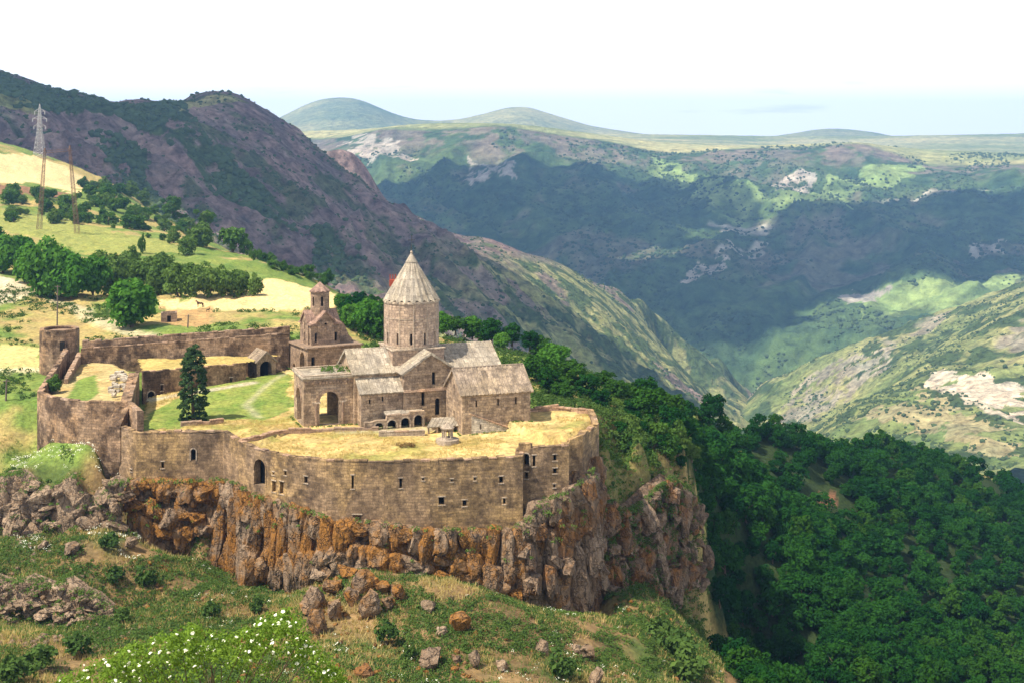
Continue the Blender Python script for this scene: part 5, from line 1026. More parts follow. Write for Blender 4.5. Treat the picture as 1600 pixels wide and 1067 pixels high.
def crown(name, rx, rz, zc, ncl, nleaf, leaf, seed, mat, shape='round'):
    r = np.random.default_rng(seed); d = r.normal(size=(ncl, 3)); d /= np.linalg.norm(d, axis=1, keepdims=True)
    q = r.uniform(.35, 1.0, (ncl, 1)) ** .55; lob = 1 + .28 * np.sin(d[:, :1] * 3.1 + seed) * np.cos(d[:, 1:2] * 2.7 + seed * 2)
    c = d * q * lob * .8
    if shape == 'spire': zz = r.uniform(-1, 1, ncl); w = np.sqrt(np.clip(1 - ((zz + .25) / 1.28) ** 2, .02, 1)); t = r.uniform(0, 6.3, ncl); c = np.stack([np.cos(t) * w * .7, np.sin(t) * w * .7, zz], 1) * (1 + r.normal(size=(ncl, 1)) * .1)
    if shape == 'flatbase': c[:, 2] = np.where(c[:, 2] < -.45, -.45 + .2 * r.uniform(size=ncl), c[:, 2])
    c = c * np.array([rx, rx, rz]) + np.array([0, 0, zc]); rad = r.uniform(.20, .36, ncl) * rx * (.74 if shape == 'spire' else 1)
    V, Fc = leaf_cloud(c, rad, nleaf, leaf, r); me = npmesh(name, V, Fc); me.materials.append(mat); return me
def trunk(name, h, r0, limbs, seed, spread):
    r = random.Random(seed); bm = bmesh.new(); p = Vector((0, 0, -.5)); ax = Vector((r.uniform(-.08, .08), r.uniform(-.08, .08), 1))
    frustum(bm, p, r0 * 1.25, r0 * .6, h * .62, 7, 0, ax); top = p + ax.normalized() * h * .55
    for i in range(limbs):
        t = 2 * math.pi * i / limbs + r.uniform(-.4, .4); d = Vector((math.cos(t) * spread, math.sin(t) * spread, r.uniform(.6, 1.1) * h * .45)); frustum(bm, top - UP * r.uniform(0, h * .15), r0 * .5, r0 * .15, d.length, 5, 0, d)
    me = bmdone(name, bm); me.materials.append(BARK); return me
KIND = {}
def kind(k, n, rx, rz, zc, h, ncl, nleaf, leaf, mat, shape='round', r0=.22):
    KIND[k] = [(crown('crown_' + k, rx * (1 + .12 * math.sin(i * 2.1)), rz * (1 + .12 * math.cos(i * 1.7)), zc, ncl, nleaf, leaf, 50 + 7 * i + len(k), mat, shape), trunk('trunk_' + k, h, r0, 4, i, rx * .6)) for i in range(n)]
kind('forest2', 3, 2.9, 2.9, 2.8, 4.4, 44, 52, .32, L_FOREST2)
kind('forest', 6, 3.0, 2.9, 2.8, 4.4, 44, 52, .32, L_FOREST)
kind('bright', 4, 3.7, 3.6, 3.0, 4.4, 100, 44, .40, L_BRIGHT)
kind('olive', 3, 2.9, 2.5, 1.9, 3.2, 56, 38, .33, L_OLIVE)
kind('dark', 3, 2.7, 2.3, 1.8, 3.2, 48, 36, .32, L_SCRUB)
kind('conifer', 1, 2.3, 5.7, 5.9, 10, 165, 46, .24, L_CYP, 'spire', .25)
kind('shrub', 4, 1.0, .75, .62, .8, 20, 30, .17, L_SHRUB, 'flatbase', .05)
def tree(name, k, loc, sx, sz, label, cat='tree', group=None, v=None):
    cm, tm_ = KIND[k][random.randrange(len(KIND[k])) if v is None else v]; t = empty(name, loc, label, cat, group); rz = random.uniform(0, 6.28)
    for nm, me in (('trunk', tm_), ('crown', cm)):
        o = bpy.data.objects.new(nm, me); COL.objects.link(o); o.parent = t; o.scale = (sx, sx, sz); o.rotation_euler.z = rz
    return t
SIZE = {'forest2': (6.4, 6.9), 'forest': (6.4, 6.9), 'bright': (7.8, 7.2), 'olive': (5.9, 4.9), 'dark': (5.7, 4.6), 'conifer': (4.4, 12.0), 'shrub': (2.3, 1.6)}
def ptree(name, k, px, py, wpx, hpx, label, cat='tree', group=None, y0=205, y1=1000, q=None):
    q = q or NEAR.hit(px, py, y0, y1); s = q.y / F; w, h = SIZE[k]; return tree(name, k, q, wpx * s / w, hpx * s / h, label, cat, group)
G1 = 'leafy trees beside the dirt road on the left'
for (px, py, w, h), lab in ranked(((5, 428, 62, 72), (30, 412, 56, 52), (48, 442, 60, 70), (112, 468, 72, 84), (145, 462, 56, 70), (-20, 400, 60, 50)), '{} bright green tree from the left in the clump beside the dirt road'): ptree('leafy_tree', 'bright', px, py, w, h, lab, 'tree', G1)
ptree('leafy_tree', 'bright', 78, 466, 84, 98, 'tallest bright green tree of the clump beside the dirt road'); ptree('leafy_tree', 'bright', 205, 510, 98, 88, 'big round bright green tree standing alone behind the rear wall')
G2 = 'orchard trees along the pale field'
for (px, py, w, h), lab in ranked(((178, 462, 52, 62), (215, 452, 50, 52), (248, 462, 52, 56), (278, 463, 50, 55), (304, 464, 48, 53), (328, 464, 46, 50), (350, 463, 44, 46), (190, 432, 44, 40), (232, 436, 42, 40), (266, 440, 40, 38), (296, 443, 38, 36), (322, 447, 38, 36), (346, 450, 36, 34), (160, 425, 44, 38), (372, 452, 34, 34), (205, 420, 40, 34), (250, 424, 38, 34)), '{} olive orchard tree from the left in the dense rows behind the pale field'): ptree('orchard_tree', 'olive', px, py, w, h, lab, 'tree', G2)
ptree('orchard_tree', 'olive', 371, 463, 42, 44, 'spreading orchard tree with visible trunk at the end of the row'); ptree('orchard_tree', 'olive', 399, 462, 30, 34, 'last small orchard tree at the right end of the row')
ptree('slim_tree', 'dark', 222, 396, 15, 34, 'slim dark tree standing alone in the yellow-green field'); ptree('round_bush', 'olive', 293, 398, 30, 30, 'round pale green bush at the edge of the yellow-green field', 'bush'); ptree('leafy_tree', 'olive', 313, 386, 46, 44, 'pale green tree behind the round pale bush'); ptree('dark_tree', 'dark', 364, 390, 46, 42, 'dense dark tree at the edge of the gorge'); 
ptree('dark_tree', 'dark', 385, 398, 28, 26, 'small dark tree right of the dense dark one at the edge'); ptree('dark_tree', 'dark', 512, 442, 26, 24, 'dark bush standing alone above the pale field by the bell tower')
G3 = 'bushes on the far left hillside'
for i in range(190):
    px = random.uniform(10, 330); py = random.uniform(288, 350) + max(0, px - 150) * .28
    if px < 130 and py < 305: continue
    s = 7 + 18 * random.random() ** 1.6; ptree('hillside_bush', random.choice(('dark', 'olive', 'dark')), px, min(py, 385), s * 1.2, s, 'small dark bush on the hillside below the pylons', 'bush', G3, 400, 1000)
for px in range(395, 520, 9): ptree('hillside_bush', 'dark', px + random.uniform(-4, 4), 400 + (px - 395) * .36 + random.uniform(0, 8), random.uniform(14, 26), random.uniform(10, 20), 'small bush along the edge of the gorge behind the pale field', 'bush', 'bushes along the edge of the gorge', 300, 800)
G4 = 'trees between the bell tower and the cone'
for (px, py, w, h), lab in ranked(((552, 496, 44, 40), (574, 522, 54, 56), (552, 514, 44, 44), (592, 506, 40, 44), (582, 488, 36, 32), (560, 478, 32, 26), (596, 530, 36, 40), (536, 484, 30, 28), (540, 508, 30, 34)), '{} dark tree from the left between the bell tower and the dome'): ptree('dark_tree', random.choice(('forest', 'forest2', 'forest2', 'bright')), px, py, w, h, lab, 'tree', G4)
G5 = 'trees behind the church roof'
for (px, py, w, h), lab in ranked(((692, 520, 36, 34), (712, 522, 40, 36), (738, 528, 44, 40), (768, 534, 44, 42), (800, 538, 44, 40), (828, 546, 40, 36), (845, 560, 46, 40), (755, 540, 34, 30), (785, 545, 34, 30)), '{} dark tree from the left in the row behind the east church roof'): ptree('dark_tree', random.choice(('forest', 'forest2', 'forest2', 'bright')), px, py, w, h, lab, 'tree', G5)
G6 = 'trees at the right edge of the plateau'
for (px, py, w, h), lab in ranked(((838, 596, 52, 50), (866, 588, 60, 52), (858, 612, 54, 46), (895, 606, 58, 50), (918, 622, 54, 48), (945, 612, 46, 40), (880, 625, 44, 36), (965, 622, 46, 40), (985, 628, 46, 40), (940, 640, 44, 40), (1005, 634, 44, 38), (1030, 640, 40, 36)), '{} dark tree from the left on the plateau edge right of the chapel'): ptree('dark_tree', random.choice(('forest', 'forest2', 'forest2', 'bright')), px, py, w, h, lab, 'tree', G6)
G8 = 'trees on the slope behind the rock spur'
for i in range(46):
    px, py = random.uniform(960, 1110), 0; py = 640 + (px - 960) * .35 + random.uniform(-6, 70); s_ = random.uniform(18, 40); ptree('slope_tree', random.choice(('forest', 'dark', 'olive')), px, py, s_ * 1.1, s_, 'small tree or tall bush on the slope behind the rock spur', 'tree', G8, 208, 330)
q = onz(303, 657, -42.2); q.z = -42.3; ptree('conifer', 'conifer', 303, 657, 48, 106, 'tall dark conifer standing on the courtyard lawn', q=q)
q = onz(84, 612, -39.2); ptree('dark_bush', 'dark', 84, 612, 30, 30, 'dark round bush in the corner of the left bastion yard', 'bush', q=q)
# the wood on the slope to the right: the largest as single trees, the rest as one mass
PFX = [p[0] for p in P_FOREST]; PFY = [p[1] for p in P_FOREST]; cand = []
r5 = np.random.default_rng(5)
for X, Y in zip(r5.uniform(min(PFX) - 6, max(PFX) + 40, 26000), r5.uniform(min(PFY) - 10, max(PFY) + 6, 26000)): cand.append((X, Y))
ca = np.array(cand); ins = inpoly(ca[:, 0], ca[:, 1], P_FOREST); ca = ca[ins]; hz_ = NEAR.H(ca[:, 0], ca[:, 1]); kept = []
red_c = np.array(P_REDPATCH).mean(0); grid = {}
for (X, Y), Z in zip(ca, hz_):
    dmin = 2.8 + 1.7 * float(vnoise(X / 12, Y / 12, 4)); 
    if X < 66 and Y < 262: dmin *= .62
    if math.hypot(X - red_c[0], Y - red_c[1] + 3) < 7: continue
    if float(vnoise(X / 17, Y / 17, 9)) > .86: continue
    gx, gy = int(X // 5), int(Y // 5)
    if any(math.hypot(X - a, Y - b) < dmin for i in (-1, 0, 1) for j in (-1, 0, 1) for a, b in grid.get((gx + i, gy + j), ())): continue
    grid.setdefault((gx, gy), []).append((X, Y)); kept.append((X, Y, Z))
kept.sort(key=lambda p: p[1])
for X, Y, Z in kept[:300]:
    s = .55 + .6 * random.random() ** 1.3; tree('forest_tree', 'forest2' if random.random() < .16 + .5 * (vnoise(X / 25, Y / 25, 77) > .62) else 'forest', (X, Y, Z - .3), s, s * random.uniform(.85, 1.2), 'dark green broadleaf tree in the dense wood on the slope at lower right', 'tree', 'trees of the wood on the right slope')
rest = kept[300:]
src = bpy.data.collections.new('wood_sources')
for cm, _t in KIND['forest'] + KIND['forest2'][:1]: o = bpy.data.objects.new('wood_crown', cm); src.objects.link(o)
fm = npmesh('wood', np.array(rest) - np.array([0, 0, .3]), np.zeros((0, 3), int)) if False else bpy.data.meshes.new('wood')
if not fm.vertices: fm.vertices.add(len(rest)); fm.vertices.foreach_set('co', np.array(rest, np.float32).ravel())
wood = bpy.data.objects.new('wood', fm); COL.objects.link(wood); tag(wood, kind='stuff')
ng = bpy.data.node_groups.new('scatter_wood', 'GeometryNodeTree'); ng.interface.new_socket('Geometry', in_out='INPUT', socket_type='NodeSocketGeometry'); ng.interface.new_socket('Geometry', in_out='OUTPUT', socket_type='NodeSocketGeometry')
gi = ng.nodes.new('NodeGroupInput'); go = ng.nodes.new('NodeGroupOutput'); iop = ng.nodes.new('GeometryNodeInstanceOnPoints'); ci = ng.nodes.new('GeometryNodeCollectionInfo'); ci.inputs[0].default_value = src; ci.inputs[1].default_value = True; ci.inputs[2].default_value = True
iop.inputs['Pick Instance'].default_value = True; rv = ng.nodes.new('FunctionNodeRandomValue'); rv.data_type = 'FLOAT_VECTOR'; rv.inputs[0].default_value = (0, 0, 0); rv.inputs[1].default_value = (0, 0, 6.28)
rs = ng.nodes.new('FunctionNodeRandomValue'); rs.data_type = 'FLOAT'; rs.inputs[2].default_value = .5; rs.inputs[3].default_value = 1.1; rs.inputs['Seed'].default_value = 3
ng.links.new(gi.outputs[0], iop.inputs['Points']); ng.links.new(ci.outputs[0], iop.inputs['Instance']); ng.links.new(rv.outputs[0], iop.inputs['Rotation']); ng.links.new(rs.outputs[1], iop.inputs['Scale']); ng.links.new(iop.outputs[0], go.inputs[0])
md = wood.modifiers.new('scatter', 'NODES'); md.node_group = ng
print('forest', len(kept))

# ================================================================== ground cover
r6 = np.random.default_rng(21)
def scatter(n, px0, px1, y0, y1, keep, seedn=0):
    px = r6.uniform(px0, px1, n); Y = np.sqrt(r6.uniform(y0 * y0, y1 * y1, n)); X = (px - HX) * Y / F; m = keep(X, Y); X, Y = X[m], Y[m]; return X, Y, NEAR.H(X, Y)
FORT = [(W[k].x, W[k].y) for k in ('B1', 'B3', 'B4', 'C1', 'C2', 'C4', 'C6', 'C8', 'C9', 'C11', 'C12', 'C15', 'C17', 'C18', 'C19')] + [(0, 212), (-10, 240), (-80, 234), (-85, 228)]
FORTO = FORT
def outside(X, Y): return ~inpoly(X, Y, FORTO)
def clumps(name, X, Y, Z, r0, r1, nleaf, leaf, mat, flat=.3):
    rad = r6.uniform(r0, r1, len(X)); V, Fc = leaf_cloud(np.stack([X, Y, Z + rad * .25], 1), rad, nleaf, leaf, r6, flat); return tag(link(name, npmesh(name, V, Fc), mat), kind='stuff')
X, Y, Z = scatter(20000, -120, 1130, 112, 186, lambda x, y: outside(x, y) & (fbm(x / 9, y / 9, 3, 44) + .25 * fbm(x / 2.5, y / 2.5, 2, 46) > .61)); clumps('slope_shrubs', X, Y, Z, .25, .85, 26, .13, L_SHRUB)
X, Y, Z = scatter(15000, -120, 1130, 112, 186, lambda x, y: outside(x, y) & (fbm(x / 9, y / 9, 3, 54) + .2 * fbm(x / 2.5, y / 2.5, 2, 46) > .60)); clumps('slope_weeds', X, Y, Z, .15, .45, 22, .11, L_OLIVE)
X, Y, Z = scatter(2600, -160, 120, 185, 330, lambda x, y: outside(x, y) & (fbm(x / 12, y / 12, 3, 64) > .5) & ~inpoly(x, y, P_DRYL)); clumps('left_bank_weeds', X, Y, Z, .3, .9, 24, .18, L_SHRUB)
X, Y, Z = scatter(2600, 130, 560, 238, 320, lambda x, y: outside(x, y) & (fbm(x / 12, y / 12, 3, 65) > .49) & ~inpoly(x, y, P_WHEAT) & ~inpoly(x, y, P_BROWN)); clumps('field_weeds', X, Y, Z, .3, 1.0, 24, .2, L_SHRUB)
X, Y, Z = scatter(5200, 560, 1130, 186, 300, lambda x, y: outside(x, y) & (fbm(x / 10, y / 10, 3, 66) > .47)); clumps('plateau_edge_shrubs', X, Y, Z, .35, 1.3, 28, .22, L_SHRUB)
X, Y, Z = scatter(3600, 925, 1125, 188, 245, lambda x, y: outside(x, y) & ~inpoly(x, y, P_FOREST)); clumps('spur_scrub', X, Y, Z, .25, .95, 26, .16, L_OLIVE)
X, Y, Z = scatter(900, 300, 1130, 112, 180, lambda x, y: outside(x, y) & (fbm(x / 5, y / 5, 3, 74) > .6)); clumps('white_wildflowers', X, Y, Z + .35, .2, .45, 9, .07, L_PETAL)
X, Y, Z = scatter(500, 20, 230, 170, 196, lambda x, y: outside(x, y) & (fbm(x / 5, y / 5, 3, 75) > .5)); clumps('white_wildflowers', X, Y, Z + .35, .2, .5, 9, .08, L_PETAL)
def tufts(name, X, Y, Z, h, mat, nb=5):
    n = len(X); b = np.repeat(np.stack([X, Y, Z - .05], 1), nb, 0); m = n * nb; b[:, :2] += r6.normal(size=(m, 2)) * h * .35; t = r6.uniform(0, 6.28, m); w = h * .09
    dx = np.stack([np.cos(t), np.sin(t), np.zeros(m)], 1) * w; tip = np.stack([r6.normal(size=m) * h * .4, r6.normal(size=m) * h * .4, h * r6.uniform(.6, 1.3, m)], 1)
    V = np.stack([b - dx, b + dx, b + tip], 1).reshape(-1, 3); return tag(link(name, npmesh(name, V, np.arange(len(V)).reshape(-1, 3)), mat), kind='stuff')
X, Y, Z = scatter(16000, -120, 1130, 112, 186, lambda x, y: outside(x, y) & (fbm(x / 7, y / 7, 3, 84) > .5)); tufts('slope_dry_grass', X, Y, Z, .62, L_DRY)
X, Y, Z = scatter(16000, -120, 1130, 112, 200, lambda x, y: outside(x, y) & (fbm(x / 7, y / 7, 3, 85) > .48)); tufts('slope_green_grass', X, Y, Z, .5, L_GRASS)
px = r6.uniform(-66, 14, 26000); py = r6.uniform(170, 226, 26000); m = inpoly(px, py, _shrink(P_COURT[:20], .9) + P_COURT[20:]) & ~inpoly(px, py, P_LAWN) & (fbm(px / 4, py / 4, 3, 3) > .46)
def inchurch(x, y):
    r = np.zeros(x.shape, bool)
    for fr2, rects in ((CF, ((-18.3, 13.5, -8.5, 8.3), (2.5, 14.2, 8, 17.4), (-9, 2, 8, 13))), (BF, ((-.5, 10.6, -9.8, .5),))):
        dx, dy = x - fr2.o.x, y - fr2.o.y; u = dx * fr2.u.x + dy * fr2.u.y; v = dx * fr2.v.x + dy * fr2.v.y
        for a, b, c, d in rects: r |= (u > a) & (u < b) & (v > c) & (v < d)
    return r
m &= ~inchurch(px, py); tufts('terrace_dry_grass', px[m], py[m], court_z(px[m], py[m]), .34, L_DRY, 5)
db = onz(632, 697, -42.2); V, Fc = leaf_cloud(np.array([list(db + Vector((random.uniform(-1.3, 1.3), random.uniform(-.8, .8), random.uniform(0, .35)))) for i in range(22)]), r6.uniform(.2, .5, 22), 30, .1, r6, .3); tag(link('dry_bush', npmesh('dry_bush', V, Fc), L_BROWN, None, db), 'low brown dry bush on the yellow terrace in front of the church', 'bush')
wl = []
for fr2, segs in ((CF, (((-18, 5), (-10, 5)), ((-9.8, 8), (-3.5, 8)), ((-3.4, 8.4), (3, 8.4)), ((2.6, 9), (2.6, 17.4)), ((3, 17.5), (14, 17.5)), ((-18.5, -4), (-18.5, 4.6)))), (BF, (((-.5, -9.5), (-.5, .4)), ((-.4, .5), (10, .5))))):
    for (a_, b_) in segs:
        for i in range(26): t_ = random.random(); q = fr2.p(a_[0] + (b_[0] - a_[0]) * t_, a_[1] + (b_[1] - a_[1]) * t_ + random.uniform(0, .3)); wl.append((q.x, q.y, float(court_z(np.array(q.x), np.array(q.y))) + .05))
wl = np.array(wl); V, Fc = leaf_cloud(wl, r6.uniform(.1, .3, len(wl)), 16, .1, r6, .2); tag(link('wall_foot_weeds', npmesh('wall_foot_weeds', V, Fc), L_OLIVE), kind='stuff')
# greenery growing on the porch roof and along wall feet
cp_ = np.array([list(CF.p(random.uniform(-14.5, -10.6), random.uniform(-2, 4.4), 8.0)) for i in range(34)]); V, Fc = leaf_cloud(cp_, r6.uniform(.2, .5, 34), 30, .12, r6); tag(link('porch_roof_weeds', npmesh('porch_roof_weeds', V, Fc), L_OLIVE), kind='stuff')
cp_ = []
for i in range(150):
    p = lineat(T_MAIN, random.choice((random.uniform(186, 420), random.uniform(820, 930), random.uniform(420, 820)))); z = -(p[2] - HY) * p[1] / F; f_ = random.choice((0, 0, random.uniform(0, .8))); cp_.append(((p[0] - HX) * p[1] / F, p[1] - .8 - f_, z - f_ * 8 + .1))
V, Fc = leaf_cloud(np.array(cp_), r6.uniform(.25, .7, 150), 26, .13, r6); tag(link('cliff_weeds', npmesh('cliff_weeds', V, Fc), L_OLIVE), kind='stuff')
cp_ = []
for i in range(620):
    p = lineat(T_RIGHT, random.uniform(932, 1092)); f_ = random.uniform(0, 1) ** 2.2; zt = -(p[2] - HY) * p[1] / F; zb = -(p[3] - HY) * p[1] / F; cp_.append(((p[0] - HX) * p[1] / F, p[1] - .7 - f_ * 1.3, zt + (zb - zt) * f_ + .2))
V, Fc = leaf_cloud(np.array(cp_), r6.uniform(.25, .85, 620), 26, .14, r6); tag(link('spur_weeds', npmesh('spur_weeds', V, Fc), L_SHRUB), kind='stuff')
for nm_, tb_, n_, k_ in (('outcrop_weeds', T_LEFT, 230, 3.0), ('ledge_weeds', T_LOW, 200, 3.4)):
    cp_ = []
    for i in range(n_):
        p = lineat(tb_, random.uniform(tb_[0][0], tb_[-1][0])); f_ = 0 if random.random() < .55 else random.random(); zt = -(p[2] - HY) * p[1] / F; zb = -(p[3] - HY) * p[1] / F; b_ = random.uniform(0, 2.5) if f_ == 0 else 0
        cp_.append(((p[0] - HX) * p[1] / F, p[1] - .5 + b_ - f_ * k_, zt + (zb - zt) * f_ + .15))
    V, Fc = leaf_cloud(np.array(cp_), r6.uniform(.2, .75, n_), 26, .12, r6, .3); tag(link(nm_, npmesh(nm_, V, Fc), L_OLIVE), kind='stuff')
G7 = 'dark shrubs on the slope below the cliff'
for (px, py, w, h), lab in ranked(((605, 990, 50, 40), (880, 1040, 70, 50), (640, 1020, 30, 26), (1030, 985, 60, 40), (1060, 1010, 80, 50), (1080, 1040, 90, 60), (190, 960, 40, 26), (230, 900, 50, 34), (180, 900, 40, 30), (170, 845, 40, 30), (400, 945, 36, 30), (290, 1000, 50, 34), (120, 1010, 60, 40), (60, 1030, 70, 44), (330, 955, 40, 30), (20, 1050, 70, 50)), '{} dark shrub from the left on the slope below the cliff'):
    q = NEAR.hit(px, py + h * .4, 100, 200); ptree('slope_shrub', 'shrub', px, py, w, h, lab, 'shrub', G7, q=q)
# far bushes and woods on the mountains, each too small to tell apart
def blobs(name, T, n, px0, px1, y0, y1, keep, r0, r1, mat):
    px = r6.uniform(px0, px1, n); Y = r6.uniform(y0, y1, n); X = (px - HX) * Y / F; m = keep(X, Y); X, Y = X[m], Y[m]; Z = T.H(X, Y)
    b = bmesh.new(); bmesh.ops.create_icosphere(b, subdivisions=1, radius=1); v0 = np.array([v.co[:] for v in b.verts]); f0 = np.array([[v.index for v in f.verts] for f in b.faces]); b.free()
    k = len(X); s = (r0 + (r1 - r0) * r6.uniform(0, 1, (k, 1, 1)) ** 2.5) * np.array([1, 1, .8]); V = v0[None] * s * (1 + r6.normal(size=(k, len(v0), 1)) * .22) + np.stack([X, Y, Z + s[:, 0, 2] * .3], 1)[:, None]
    Fc = (f0[None] + (np.arange(k) * len(v0))[:, None, None]).reshape(-1, 3); return tag(link(name, npmesh(name, V.reshape(-1, 3), Fc), mat), kind='stuff')
blobs('scree', NEAR, 2600, 180, 1110, 118, 182, lambda x, y: outside(x, y) & (fbm(x / 8, y / 8, 3, 133) > .5), .07, .5, R_CLIFF)
blobs('scree', NEAR, 1200, -80, 220, 140, 182, lambda x, y: outside(x, y) & (fbm(x / 8, y / 8, 3, 134) > .5), .07, .5, R_GREY)
L_FARB = mat_plain('far_bush', (0.055, 0.085, 0.032), .95, .5, .05)
def mk(x, y): return (fbm(x / 130, y / 130, 4, 5) * .7 + fbm(x / 28, y / 28, 4, 15) * .4 > .60)
def mdark(x, y):
    r = np.zeros(x.shape, bool)
    n1_ = fbm(x / 130, y / 130, 4, 5); n2_ = fbm(x / 28, y / 28, 4, 15)
    for P in Q_DARK: r |= inpoly(x + (n2_ - .5) * 90, y + (n1_ - .5) * 90, P)
    return r & (fbm(x / 40, y / 40, 3, 115) > .40)
blobs('mountain_bushes', MTN, 20000, -60, 1160, 980, 2450, lambda x, y: mk(x, y) | (r6.uniform(size=x.shape) > .86), .9, 2.9, L_FARB)
blobs('mountain_wood', MTN, 26000, -60, 620, 1000, 1900, mdark, 1.6, 5.0, L_FARB)
blobs('spur_bushes', SPUR, 9000, 1130, 1680, 1000, 2450, lambda x, y: (fbm(x / 60, y / 60, 3, 17) > .53) & ~inpoly(x, y, R_SAND), 1.0, 3.0, L_FARB)
blobs('far_slope_wood', FAR, 16000, 430, 1680, 2750, 4450, lambda x, y: fbm(x / 260, y / 260, 3, 6) > .48, 2.5, 7, L_FARB)

# ================================================================== flowering bush close to the camera
fbq = Vector(((330 - HX) * 40 / F, 40.0, 0)); fbq.z = float(NEAR.H(fbq.x, fbq.y))
fbu = empty('flowering_bush', fbq, 'bright green bush covered in white flower heads at the bottom left', 'bush')
r7 = np.random.default_rng(33); cen = []
for i in range(420):
    px = r7.uniform(95, 540); top = np.interp(px, [95, 150, 215, 300, 380, 415, 445, 475, 520, 540], [1062, 1030, 1008, 978, 990, 965, 935, 985, 1040, 1066]); py = top + abs(r7.normal()) * 42 + 4; Y = 38 + r7.uniform(-1.2, 3.2); cen.append(at(px, min(py, 1180), Y)[:])
cen = np.array(cen); rad = r7.uniform(.14, .32, len(cen)); V, Fc = leaf_cloud(cen, rad, 42, .055, r7); link('foliage', npmesh('foliage', V, Fc), L_FLOWER, fbu)
bm = bmesh.new()
for i in range(0, len(cen), 7): c = Vector(cen[i]); frustum(bm, fbq + Vector((random.uniform(-.8, .8), random.uniform(-.3, .3), -.2)), .035, .01, (c - fbq).length, 4, 0, c - fbq)
link('stems', bmdone('stems', bm), BARK, fbu)['kind'] = 'stuff'
heads = []
for k in range(3):
    b_ = bmesh.new(); bmesh.ops.create_icosphere(b_, subdivisions=2, radius=.085)
    for v in b_.verts: v.co = Vector((v.co.x, v.co.y, v.co.z * .45)) * r7.uniform(.65, 1.35)
    me = bmdone('flower_head', b_); me.materials.append(L_PETAL); heads.append(me)
order = r7.permutation(len(cen))[:230]
for i in order:
    o = bpy.data.objects.new('flower_head', heads[i % 3]); COL.objects.link(o); o.parent = fbu; s = r7.uniform(.28, .8); o.scale = (s, s, s)
    o.location = Vector(cen[i]) + Vector((r7.uniform(-.1, .1), -rad[i] * .8, rad[i] * .7)) - fbq; o.rotation_euler = (RAD(-35), 0, r7.uniform(0, 6))

# ================================================================== pylons, poles, animals
def lattice(name, parent, mat, b0, t0, w0, w1, n, r):
    bm = bmesh.new(); b0, t0 = Vector(b0), Vector(t0)
    def cor(t): c = b0.lerp(t0, t); w = (w0 + (w1 - w0) * t) / 2; return [c + Vector((a * w, b * w, 0)) for a, b in ((-1, -1), (1, -1), (1, 1), (-1, 1))]
    P = [cor(i / n) for i in range(n + 1)]
    for i in range(n):
        for k in range(4): bar(bm, P[i][k], P[i + 1][k], r, 4); bar(bm, P[i][k], P[i + 1][(k + 1) % 4], r * .6, 4); bar(bm, P[i][(k + 1) % 4], P[i + 1][k], r * .6, 4); bar(bm, P[i + 1][k], P[i + 1][(k + 1) % 4], r * .6, 4)
    return link(name, bmdone(name, bm), mat, parent)
q = NEAR.hit(62, 245, 500, 1000); s = q.y / F; py_ = empty('transmission_pylon', q, 'pale steel lattice pylon standing on the far left field', 'pylon')
top = at(62, 163, q.y); mid = q.lerp(top, .45); lattice('lower_frame', py_, STEEL_L, q - UP, mid, 16 * s, 7 * s, 5, .16); lattice('upper_frame', py_, STEEL_L, mid, q.lerp(top, .88), 7 * s, 3.2 * s, 7, .13); lattice('peak', py_, STEEL_L, q.lerp(top, .88), top, 3.2 * s, .6 * s, 2, .12)
for f_, w in ((.58, 9), (.72, 11), (.86, 8)):
    c = q.lerp(top, f_); bm = bmesh.new(); bar(bm, c - Vector((w * s, 0, 0)), c + Vector((w * s, 0, 0)), .12); bar(bm, c - Vector((w * s, 0, 0)), c + UP * 2.2, .14); bar(bm, c + Vector((w * s, 0, 0)), c + UP * 2.2, .14); link('cross_arm', bmdone('cross_arm', bm), STEEL_L, py_)
    for d in (-1, 1): bm = bmesh.new(); frustum(bm, c + Vector((d * w * s, 0, -2.2)), .25, .25, 2.1, 6); link('insulator', bmdone('insulator', bm), STEEL_L, py_)
hp0, hp1 = NEAR.hit(61, 358, 350, 900), NEAR.hit(121, 364, 350, 900); yv = (hp0.y + hp1.y) / 2; hpn = empty('portal_pylon', hp0, 'rusty two-legged lattice pylon with a crossbar above the left fields', 'pylon')
t0, t1 = at(70, 238, yv), at(109, 234, yv); lattice('leg_mast', hpn, STEEL_R, hp0 - UP, t0, 1.7, .7, 14, .06); lattice('leg_mast', hpn, STEEL_R, hp1 - UP, t1, 1.7, .7, 14, .06)
bm = bmesh.new(); e0, e1 = t0 + Vector((-1.0, 0, -.5)), t1 + Vector((1, 0, -.5)); bar(bm, e0, e1, .11); link('crossbar', bmdone('crossbar', bm), STEEL_R, hpn)
bm = bmesh.new(); bar(bm, e0 + UP * .8, e1 + UP * .8, .09); link('crossbar', bmdone('crossbar', bm), STEEL_R, hpn)
for t in (t0, t1): bm = bmesh.new(); frustum(bm, t, .4, .35, 1.5, 6); link('insulator', bmdone('insulator', bm), STEEL_R, hpn)
def pole(px, yb, yt, label, y0=200, y1=500):
    q = NEAR.hit(px, yb, y0, y1); t = at(px + 1, yt, q.y); p = empty('utility_pole', q, label, 'pole'); bm = bmesh.new(); frustum(bm, q - UP, .17, .12, (t - q).length + 1, 8, 0, t - q); link('post', bmdone('post', bm), WOOD, p)
    bm = bmesh.new(); bar(bm, t - Vector((.6, 0, .3)), t + Vector((.6, 0, -.3)), .07); link('crossbar', bmdone('crossbar', bm), WOOD, p)
pole(89, 520, 446, 'thin wooden utility pole behind the watch tower'); pole(293, 512, 492, 'short thin pole in the weeds behind the rear wall'); pole(9, 625, 592, 'short wooden post in the green bank left of the watch tower')
